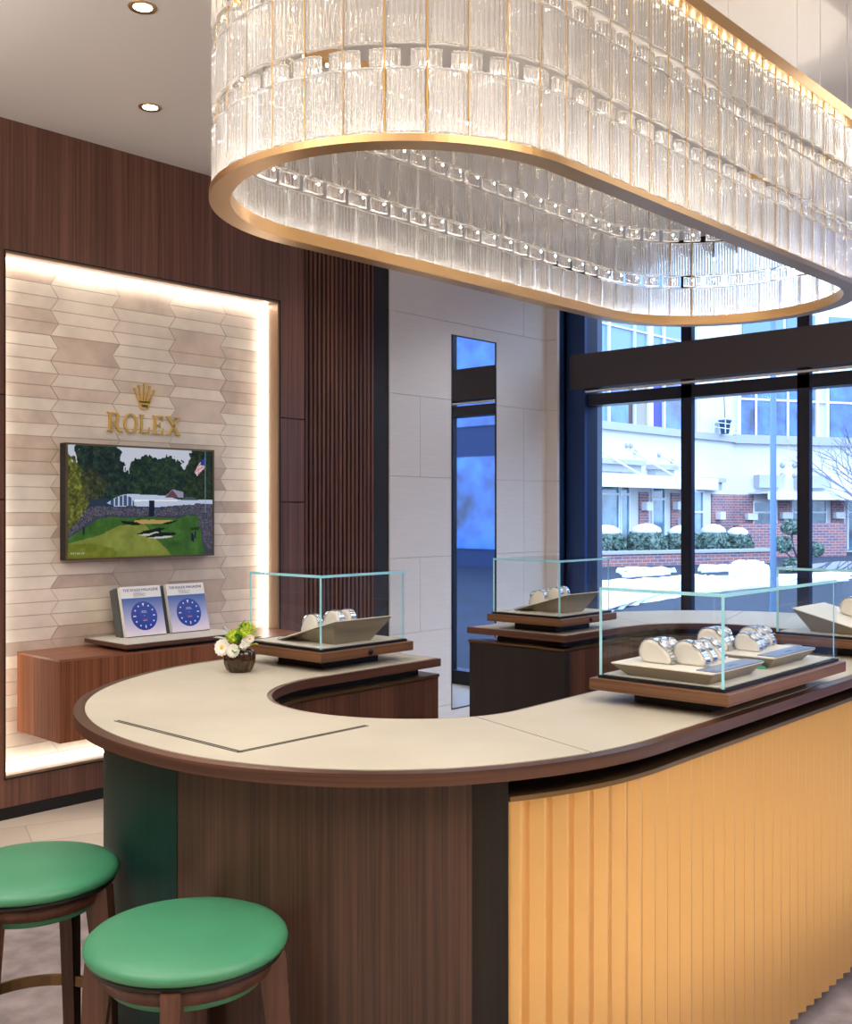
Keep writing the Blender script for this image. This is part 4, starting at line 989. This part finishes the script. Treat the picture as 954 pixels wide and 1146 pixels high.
# ================================================================ STOOLS
def make_stool(loc, rz, label):
    t = thing('bar_stool', label, 'stool', loc, rz); r = .190
    MB().lathe([(0, .678), (r * .93, .678), (r * .985, .682), (r * 1.0, .690), (r * .99, .697), (r * .95, .704), (r * .85, .710), (r * .6, .716), (r * .3, .719), (0, .720)], n=64).build('seat_cushion', M['seat'], t)
    MB().lathe([(0, .668), (r * .95, .668), (r * .95, .679), (0, .679)], n=56).build('seat_board', M['black'], t)
    MB().lathe([(r * .70, .636), (r * .84, .636), (r * .88, .669), (r * .70, .669), (r * .70, .636)], n=56, caps=False).build('seat_rail', M['stoolwood'], t)
    MB().lathe([(0, .612), (r * .66, .612), (r * .76, .620), (r * .80, .634), (r * .80, .640), (0, .640)], n=48).build('under_cushion', M['seat'], t, label='green underside pad')
    for k in range(4):
        a_ = math.pi / 4 + k * math.pi / 2; d = Vector((math.cos(a_), math.sin(a_), 0)); n_ = Vector((-d.y, d.x, 0)); rings = []
        for z, ro_, th, w in ((.0125, .205, .028, .026), (.3, .200, .034, .029), (.5, .196, .042, .032), (.62, .190, .052, .034), (.670, .186, .052, .034)):
            rings.append([tuple(d * (ro_ - th * sy_) + n_ * sx * w / 2 + Vector((0, 0, z))) for sx, sy_ in ((-1, 1), (1, 1), (1, 0), (-1, 0))])
        MB().loft(rings).build('leg', M['stoolwood'], t)
    n = 48; A_ = [(.168 * math.cos(a_), .168 * math.sin(a_)) for a_ in np.linspace(0, 2 * math.pi, n + 1)]; B_ = [(x * 1.05, y * 1.05) for x, y in A_]
    MB().strip(A_, B_, .36, .385, ends=False).build('foot_ring', M['bronze'], t)
    return t
ang0 = math.atan2(-1.698, -1.139)
make_stool((1.136, 1.683, .0), ang0 + R_(45) + R_(-9), 'round green leather bar stool standing in front of the counter')
s2 = make_stool((1.108, 2.25, .0), ang0 + R_(45) + R_(-22), 'round green leather bar stool cut off by the left edge of the picture')

# ================================================================ OUTSIDE
GZ = -.3
def out_noise(name, c1, c2, sc, lo=.45, hi=.55, rough=.8):
    m, t, p = newmat(name); L = t.links; tc = t.nodes.new('ShaderNodeTexCoord'); n = t.nodes.new('ShaderNodeTexNoise'); n.inputs['Scale'].default_value = sc; n.inputs['Detail'].default_value = 6
    r = t.nodes.new('ShaderNodeValToRGB'); e = r.color_ramp.elements; e[0].position = lo; e[1].position = hi; e[0].color = lin(c1); e[1].color = lin(c2)
    L.new(tc.outputs['Object'], n.inputs['Vector']); L.new(n.outputs['Fac'], r.inputs[0]); L.new(r.outputs[0], p.inputs['Base Color']); p.inputs['Roughness'].default_value = rough; return m
M['snow'] = mat('snow', (236, 238, 242), .8, noise=.02, nscale=3)
M['asphalt'] = mat('shaded_asphalt', (24, 34, 54), .8, noise=.15, nscale=2)  # shade on the street is put into this dark navy colour
M['stucco'] = mat('white_stucco', (214, 212, 208), .9)
M['ledge'] = mat('grey_ledge', (172, 172, 176), .8)
M['upglass'] = mat('upper_window_glass', (46, 86, 148), .15, noise=.5, nscale=.8, spec=.8)
M['tealpane'] = mat('pale_teal_pane', (112, 142, 164), .3); M['purple'] = mat('violet_blind', (70, 70, 160), .6); M['beige'] = mat('beige_blind', (160, 150, 136), .6); M['brownb'] = mat('brown_post', (90, 66, 60), .6)
M['store'] = mat('storefront_glass', (72, 104, 120), .1, noise=.35, nscale=1.2, spec=.8)
M['outframe'] = mat('white_window_frame', (222, 224, 226), .5)
def brick_mat():
    m, t, p = newmat('red_brick'); L = t.links; tc = t.nodes.new('ShaderNodeTexCoord'); mp = t.nodes.new('ShaderNodeMapping'); mp.inputs['Rotation'].default_value = (R_(-90), 0, 0)
    b = t.nodes.new('ShaderNodeTexBrick'); b.inputs['Color1'].default_value = lin((176, 108, 100)); b.inputs['Color2'].default_value = lin((120, 98, 112)); b.inputs['Mortar'].default_value = lin((178, 170, 170))
    b.inputs['Scale'].default_value = 1; b.inputs['Brick Width'].default_value = .32; b.inputs['Row Height'].default_value = .11; b.inputs['Mortar Size'].default_value = .010
    L.new(tc.outputs['Object'], mp.inputs[0]); L.new(mp.outputs[0], b.inputs[0]); L.new(b.outputs['Color'], p.inputs['Base Color']); p.inputs['Roughness'].default_value = .8; return m
M['brick'] = brick_mat()
M['hedge'] = mat('snowy_evergreen', (86, 104, 94), .8, noise=.4, nscale=14)
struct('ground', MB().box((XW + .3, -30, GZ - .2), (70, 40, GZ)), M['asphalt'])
def snow_patch(pts, label, hgt=.12, seed=0):
    rg = random.Random(seed); c_ = Vector((sum(p[0] for p in pts) / len(pts), sum(p[1] for p in pts) / len(pts)))
    # dense wobbly outline
    o_ = []
    for p, q in zip(pts, pts[1:] + pts[:1]):
        for k in range(8): t_ = k / 8; o_.append(Vector((p[0] + (q[0] - p[0]) * t_ + rg.uniform(-.12, .12), p[1] + (q[1] - p[1]) * t_ + rg.uniform(-.12, .12))))
    rings = []
    for s_, z in ((1, 0), (.985, hgt * .5), (.93, hgt), (.6, hgt * 1.2), (.0, hgt * 1.25)):
        rings.append([tuple(c_ + (p - c_) * s_) + (z + (rg.uniform(-.03, .03) if 0 < s_ < 1 else 0),) for p in o_])
    MB().loft(rings, smooth=True).build('snow_bank', M['snow'], loc=(0, 0, GZ), label=label, cat='snow')
snow_patch([(14.9, 10.1), (17.1, 10.85), (19.9, 11.2), (22.6, 11.2), (27.6, 10.6), (31.5, 12.0), (27.3, 13.0), (26.6, 14.0), (26.6, 14.6), (24.5, 14.8), (22.3, 15.1), (16, 13.5)], 'broad smooth snow field beyond the dark strip outside the shop window', .05, 1)
snow_patch([(24.6, 15.6), (26.8, 17.2), (28.1, 16.0), (26.2, 15.3)], 'long flat snow patch in front of the brick planter', .14, 2)
snow_patch([(28.3, 15.2), (30.0, 16.2), (31.6, 15.4), (30.0, 14.5)], 'low snow ridge before the planter just right of the first mullion', .12, 3)
snow_patch([(26.3, 13.4), (29.6, 14.8), (30.2, 14.2), (27.6, 12.9)], 'lumpy pile of shovelled snow beside the light pole', .30, 4)
snow_patch([(34, 10), (36, 12.6), (41, 13.5), (42, 11)], 'snow strip on the ground at the far right outside', .10, 5)
snow_patch([(8.0, 6.2), (8.0, 7.6), (11.5, 8.4), (11.5, 7.8)], 'small patch of snow close to the window', .02, 6)
bl = thing('office_building', 'white stucco building with brick ground floor across the street', 'building', (0, 0, 0))
YF = 21.0
b = MB(); b.box((20, YF, GZ), (41.87, YF + 1, 4.49)); b.box((38.9, YF, 4.75), (41.87, YF + 1, 12)); b.box((20, YF + .25, 4.7), (38.9, YF + 1, 12)); b.build('left_facade', M['stucco'], bl)
MB().box((20, YF - .18, 4.48), (41.87, YF + .3, 4.76)).build('stone_band', M['ledge'], bl)
# upper panes
panes = [(30.6, 32.25, 'tealpane'), (32.35, 33.7, 'upglass'), (33.7, 34.0, 'brownb'), (34.08, 34.95, 'beige'), (35.36, 36.1, 'purple'), (36.25, 37.9, 'upglass'), (38.0, 38.8, 'purple')]
for x0, x1, k in panes:
    w_ = MB().box((x0, YF + .15, 4.78), (x1, YF + .2, 7.1)).build('window', M[k], bl, label={'purple': 'violet blind', 'beige': 'beige blind', 'brownb': 'brown post'}.get(k))
    MB().box((x0, YF + .15, 7.16), (x1, YF + .2, 8.3)).box((x0, YF + .15, 8.36), (x1, YF + .2, 11)).build('upper_pane', M['tealpane'], w_)
b = MB()
for x, w in ((32.3, .08), (34.04, .07), (35.15, .32), (36.18, .09), (38.85, .25), (37.95, .05)): b.box((x - w/2, YF + .05, 4.76), (x + w/2, YF + .2, 11))
b.box((30, YF + .08, 7.1), (38.9, YF + .2, 7.16)); b.box((30, YF + .08, 8.3), (38.9, YF + .2, 8.36)); b.build('window_frame', M['outframe'], bl)
def ledge_box(x0, x1, z0, z1): MB().box((x0, YF - .5, z1 - .18), (x1, YF + .05, z1)).box((x0 + .1, YF - .35, z0), (x1 - .1, YF + .05, z1 - .18)).build('lintel', M['ledge'], bl)
ledge_box(31.0, 33.9, 2.95, 3.4); ledge_box(34.7, 36.3, 2.9, 3.3); ledge_box(38.4, 40.2, 2.4, 2.9)
MB().box((29.5, YF - 1.3, 2.42), (37.9, YF, 2.5)).box((29.5, YF - 1.32, 2.36), (37.9, YF - 1.26, 2.82)).build('canopy', M['outframe'], bl)
for x in (32.8, 35.2, 37.0): MB().tube([(x - .5, YF - 1.28, 2.8), (x - 1.4, YF, 3.75)], .035).build('canopy_rod', M['outframe'], bl)
# storefronts
def store(x0, x1, z0, z1, nm_='shop_window', cut=()):
    w_ = MB().box((x0, YF - .03, z0), (x1, YF + .02, z1)).build(nm_, M['store'], bl)
    b = MB(); f_ = .08
    b.box((x0 - f_, YF - .08, z0), (x0, YF + .02, z1 + f_)); b.box((x1, YF - .08, z0), (x1 + f_, YF + .02, z1 + f_)); b.box((x0, YF - .08, z1), (x1, YF + .02, z1 + f_)); b.box((x0, YF - .08, z0 - f_), (x1, YF + .02, z0))
    for c_ in cut: b.box((x0, YF - .08, c_ - .04), (x1, YF - .031, c_ + .04))
    b.build('window_frame', M['outframe'], w_)
store(30.4, 32.7, .45, 2.9, cut=(2.15,)); store(32.9, 33.4, .2, 2.9, cut=(2.15,)); store(35.1, 35.95, .3, 2.7, cut=(2.0,)); store(38.3, 39.0, .3, 2.3, cut=(1.5,)); store(37.3, 38.2, .3, 2.3, cut=(1.5,))
for x0, x1 in ((34.15, 34.8), (36.5, 37.15), (39.8, 41.9)): MB().box((x0, YF - .06, GZ), (x1, YF + .02, 2.25 if x0 < 39 else 2.25)).build('brick_pier', M['brick'], bl)
for x, z in ((34.5, 1.72), (36.8, 1.75), (37.2, 1.1), (40.3, 1.35)): MB().box((x - .22, YF - .3, z - .16), (x + .22, YF - .06, z + .16)).build('wall_lamp', M['outframe'], bl)
for k, (x, z) in enumerate(((33.9, 3.75), (35.6, 3.7), (36.6, 3.5), (36.6, 3.25), (33.3, 3.95), (33.6, 3.95))): MB().lathe([(0, 0), (.09, 0), (.07, .08), (0, .1)], n=10, M=Matrix.Translation((x, YF, z)) @ Matrix.Rotation(R_(90), 4, 'X')).build('wall_fitting', M['ledge'], bl)
# balcony rail and planter pot
b = MB()
for z in (4.95, 5.15, 5.35): b.tube([(38.9, YF - .6, z), (40.9, YF - .6, z)], .02, 5)
for x in (38.9, 39.9, 40.9): b.tube([(x, YF - .6, 4.75), (x, YF - .6, 5.4)], .025, 5)
b.build('balcony_rail', M['outframe'], bl)
pot = thing('potted_sapling', 'thin bare sapling in a blue pot on the white balcony', 'potted plant', (40.35, YF - .35, 4.76))
MB().lathe([(0, 0), (.16, 0), (.24, .5), (.27, .5), (.27, .58), (0, .58)], n=18).build('pot', mat('blue_pot', (54, 92, 130), .5), pot)
MB().tube([(0, 0, .5), (-.05, 0, 1.2), (-.12, 0, 2.0), (-.1, 0, 2.7)], [.03, .025, .02, .01], 6).build('stem', mat('sapling_bark', (120, 124, 130), .8), pot)
# right wing, turned away from the corner
A2 = R_(-27.7)
wing = thing('building_wing', 'angled wing of the white building with wide blue upper windows', 'building', (41.86, 21.0, 0), A2)
def wb(name, m_, boxes, par=None, **tg):
    b = MB()
    for a_, c_ in boxes: b.box(a_, c_)
    return b.build(name, m_, par or wing, **tg)
wb('wing_facade', M['stucco'], [((0, 0, GZ - .4), (14, 1, 12))])
wb('stone_band', M['ledge'], [((-.1, -.25, 4.45), (14, .05, 4.82))])
ub = []
for x0, x1 in ((.25, 1.0), (1.1, 2.66), (2.76, 4.15), (5.0, 6.3), (6.45, 8.5), (8.65, 11)):
    w_ = wb('window', M['upglass'], [((x0, -.06, 4.86), (x1, .02, 6.33)), ((x0, -.06, 6.42), (x1, .02, 7.2))])
wb('window_frame', M['outframe'], [((.2, -.12, 6.33), (11, 0, 6.42)), ((.2, -.12, 7.2), (11, 0, 7.35)), ((4.2, -.14, 4.82), (4.35, 0, 9)), ((4.75, -.14, 4.82), (4.9, 0, 9)), ((1.0, -.12, 4.82), (1.1, 0, 7.2)), ((2.66, -.12, 4.82), (2.76, 0, 7.2)), ((.1, -.14, 4.82), (.25, 0, 8.2)), ((4.15, -.3, 7.5), (11, 0, 7.9))])
for x0, x1 in ((.4, 2.5), (2.7, 4.2), (5.0, 8.5)): wb('window', M['tealpane'], [((x0, -.06, 8.0), (x1, .02, 10.2))])
wb('canopy', M['outframe'], [((.75, -1.3, 2.28), (9, 0, 2.36)), ((.75, -1.34, 2.02), (9, -1.28, 2.34))])
wb('lintel', M['ledge'], [((1.0, -.4, 2.55), (2.3, 0, 3.1)), ((3.1, -.4, 2.55), (4.8, 0, 3.1))])
for x0, x1, z0, z1 in ((.98, 2.1, .95, 1.9), (3.0, 3.55, -.2, 2.0), (3.65, 4.75, -.2, 2.0), (6.0, 6.5, -.2, 2.0), (6.6, 7.4, -.2, 2.0)):
    w_ = wb('shop_window', M['store'], [((x0, -.06, z0), (x1, .0, z1))])
    wb('window_frame', M['outframe'], [((x0 - .07, -.1, z0), (x0, 0, z1 + .07)), ((x1, -.1, z0), (x1 + .07, 0, z1 + .07)), ((x0, -.1, z1), (x1, 0, z1 + .07)), ((x0, -.1, 1.45), (x1, -.061, 1.52))], w_)
for x0, x1, z1 in ((0, .95, 2.25), (2.2, 2.85, 2.0), (5.1, 5.75, 2.0)): wb('brick_pier', M['brick'], [((x0, -.08, -.8), (x1, .0, z1))])
for x, z in ((.75, 1.3), (2.55, 1.35), (5.4, 1.35)): wb('wall_lamp', M['outframe'], [((x - .25, -.3, z - .14), (x + .25, -.08, z + .14))])
for x in (2.5, 3.15):
    for z in (3.55, 3.1): MB().lathe([(0, 0), (.13, 0), (.1, .1), (0, .13)], n=12, M=Matrix.Translation((x, 0, z)) @ Matrix.Rotation(R_(90), 4, 'X')).build('wall_fitting', M['ledge'], wing)
gw = MB().box((0, 0, -.5), (5.2, .4, 1.05)).build('garden_wall', [M['brick']], loc=(38.3, 19.0, 0), rot=(0, 0, A2), label='low red brick garden wall before the angled wing', cat='wall')
# planter with hedges
px_ = [(29.3, 19.0), (31.5, 17.8), (35.2, 16.5)]
d_ = Vector((35.2 - 29.3, 16.5 - 19.0)); an = math.atan2(d_.y, d_.x)
pl = thing('brick_planter', 'long low red brick planter wall with pale coping across the street', 'planter', (28.9, 19.15, GZ), an)
MB().box((0, 0, 0), (7.2, .35, .40)).build('brick_wall', M['brick'], pl); MB().box((-.05, -.06, .40), (7.25, .45, .50)).build('coping', M['ledge'], pl)
MB().box((0, .35, 0), (7.2, 2.2, .38)).build('soil_bed', M['snow'], pl)
def hedge(x, w, hgt, label, seed):
    c_, s_ = math.cos(an), math.sin(an); yy = 1.15
    t = thing('snowy_hedge', label, 'hedge', (28.9 + x * c_ - yy * s_, 19.15 + x * s_ + yy * c_, GZ + .38), an, 'snow capped hedges in the brick planter'); rg = random.Random(seed)
    b = MB()
    for k in range(420):
        a_ = rg.uniform(0, 2 * math.pi); zz = rg.uniform(0, 1); rr_ = (1 - zz ** 3) ** .5; rr_ *= rg.uniform(.85, 1.05)
        p = Vector((w / 2 * rr_ * math.cos(a_), .5 * rr_ * math.sin(a_), hgt * zz * .95)); l_ = .09
        Mx = Matrix.Translation(p) @ orient((rg.uniform(-1, 1), rg.uniform(-1, 1), rg.uniform(-.2, 1)))
        b.add([(-l_, -l_, 0), (l_, -l_, 0), (l_, l_, .03), (-l_, l_, 0)], [(0, 1, 2, 3)], 0, False, Mx)
    b.lathe([(w*.47, 0), (w*.49, hgt*.4), (w*.43, hgt*.75), (w*.25, hgt*.93), (0, hgt*.96)], n=18, M=Matrix.Scale(1.0, 4) @ Matrix.Diagonal((1, 1.0 / w, 1, 1)))
    b.build('foliage', M['hedge'], t)
    MB().lathe([(0, hgt*.8), (w*.40, hgt*.80), (w*.36, hgt*.98), (w*.2, hgt*1.12), (0, hgt*1.17)], n=20, M=Matrix.Diagonal((1, 1.05 / w, 1, 1))).build('snow_cap', M['snow'], t)
for k, (x, w, hgt, nme) in enumerate(((.9, 1.9, .85, 'leftmost'), (2.6, 1.9, .88, 'second from the left'), (4.1, 1.6, .82, 'third from the left, behind the mullion'), (5.5, 1.5, .85, 'fourth from the left'), (6.6, 1.2, .75, 'rightmost'))):
    hedge(x, w * .78, hgt, 'snow capped evergreen hedge in the brick planter, %s' % nme, k)
# topiary, bin, poles, tree
tp_ = thing('topiary_shrub', 'small cloud pruned evergreen with round pads beside the window mullion', 'shrub', (30.5, 13.3, GZ))
MB().tube([(0, 0, 0), (.1, .0, .4), (-.08, .08, .8), (-.05, .12, 1.3)], .035, 6).tube([(0, 0, .3), (-.28, .32, .7)], .025, 5).tube([(0, 0, .2), (.30, -.40, .55)], .025, 5).build('trunk', mat('topiary_bark', (90, 84, 86), .8), tp_)
for (x, y, z), r in (((-.05, .12, 1.15), .30), ((-.28, .32, .62), .30), ((.30, -.40, .48), .28), ((-.1, .1, .0), .26)):
    b = MB(); rg = random.Random(int(z * 100))
    for k in range(160):
        zz = rg.uniform(-1, 1); a_ = rg.uniform(0, 6.283); s_ = math.sqrt(1 - zz * zz); p = Vector((x + r * s_ * math.cos(a_), y + r * s_ * math.sin(a_), z + r * .7 * zz + .2)); l_ = .05
        b.add([(-l_, -l_, 0), (l_, -l_, 0), (l_, l_, .02), (-l_, l_, 0)], [(0, 1, 2, 3)], 0, False, Matrix.Translation(p) @ orient((rg.uniform(-1, 1), rg.uniform(-1, 1), rg.uniform(-.2, 1))))
    b.lathe([(0, -.68 * r), (.7 * r, -.5 * r), (.95 * r, 0), (.7 * r, .5 * r), (0, .68 * r)], c=(x, y, z + .2), n=16); b.build('foliage_pad', M['hedge'], tp_)
MB().lathe([(0, 0), (.30, 0), (.30, .95), (.33, .95), (.33, 1.02), (0, 1.02)], n=24).build('litter_bin', mat('navy_bin', (34, 48, 78), .5), loc=(22.0, 6.5, GZ), label='dark navy litter bin on the pavement at the right outside', cat='litter bin')
MB().lathe([(.08, 0), (.055, .3), (.05, 6.5), (0, 6.5)], n=14).build('lamp_pole', mat('grey_pole', (84, 112, 142), .5), loc=(17.1, 7.86, GZ), label='plain pale grey pole standing between two window mullions outside', cat='pole')
tr = thing('bare_tree', 'leafless tree with fine branches outside the right window pane', 'tree', (22.4, 8.1, GZ)); b = MB(); rg = random.Random(11)
def branch(p, d, l_, r, lev):
    q = p + d * l_; mid = p + d * l_ * .5 + Vector((rg.uniform(-.1, .1), rg.uniform(-.1, .1), 0)) * l_ * .5
    b.tube([p, mid, q], [r, r * .8, r * .6], 5)
    if lev:
        for k in range(3):
            nd = (d + Vector((rg.uniform(-.8, .8), rg.uniform(-.8, .8), rg.uniform(-.35, .5)))).normalized(); branch(q if k else mid, nd, l_ * rg.uniform(.6, .85), r * .6, lev - 1)
branch(Vector((0, 0, 0)), Vector((0, .05, 1)), 1.3, .07, 5)
b.build('branches', mat('pale_bark', (120, 122, 140), .9), tr)
struct('column_1', MB().box((6.98, 4.70, GZ), (7.10, 5.3, 6)), mat('grey_blue_column', (92, 104, 124), .7))

nb = thing('mirror_backdrop_block', 'slate blue backdrop block added beyond the windows for the wall mirror to reflect', 'building', (26, -26, GZ))  # invented block, so the mirror reflects something darker than open sky
MB().box((0, -20, 0), (4, 27, 9)).build('facade', mat('slate_blue_facade', (34, 52, 92), .7), nb)
for k in range(9):
    for z in (.6, 4.6): MB().box((-.05, -18 + k * 5, z), (.02, -15 + k * 5, z + 3)).build('window', M['upglass'], nb)
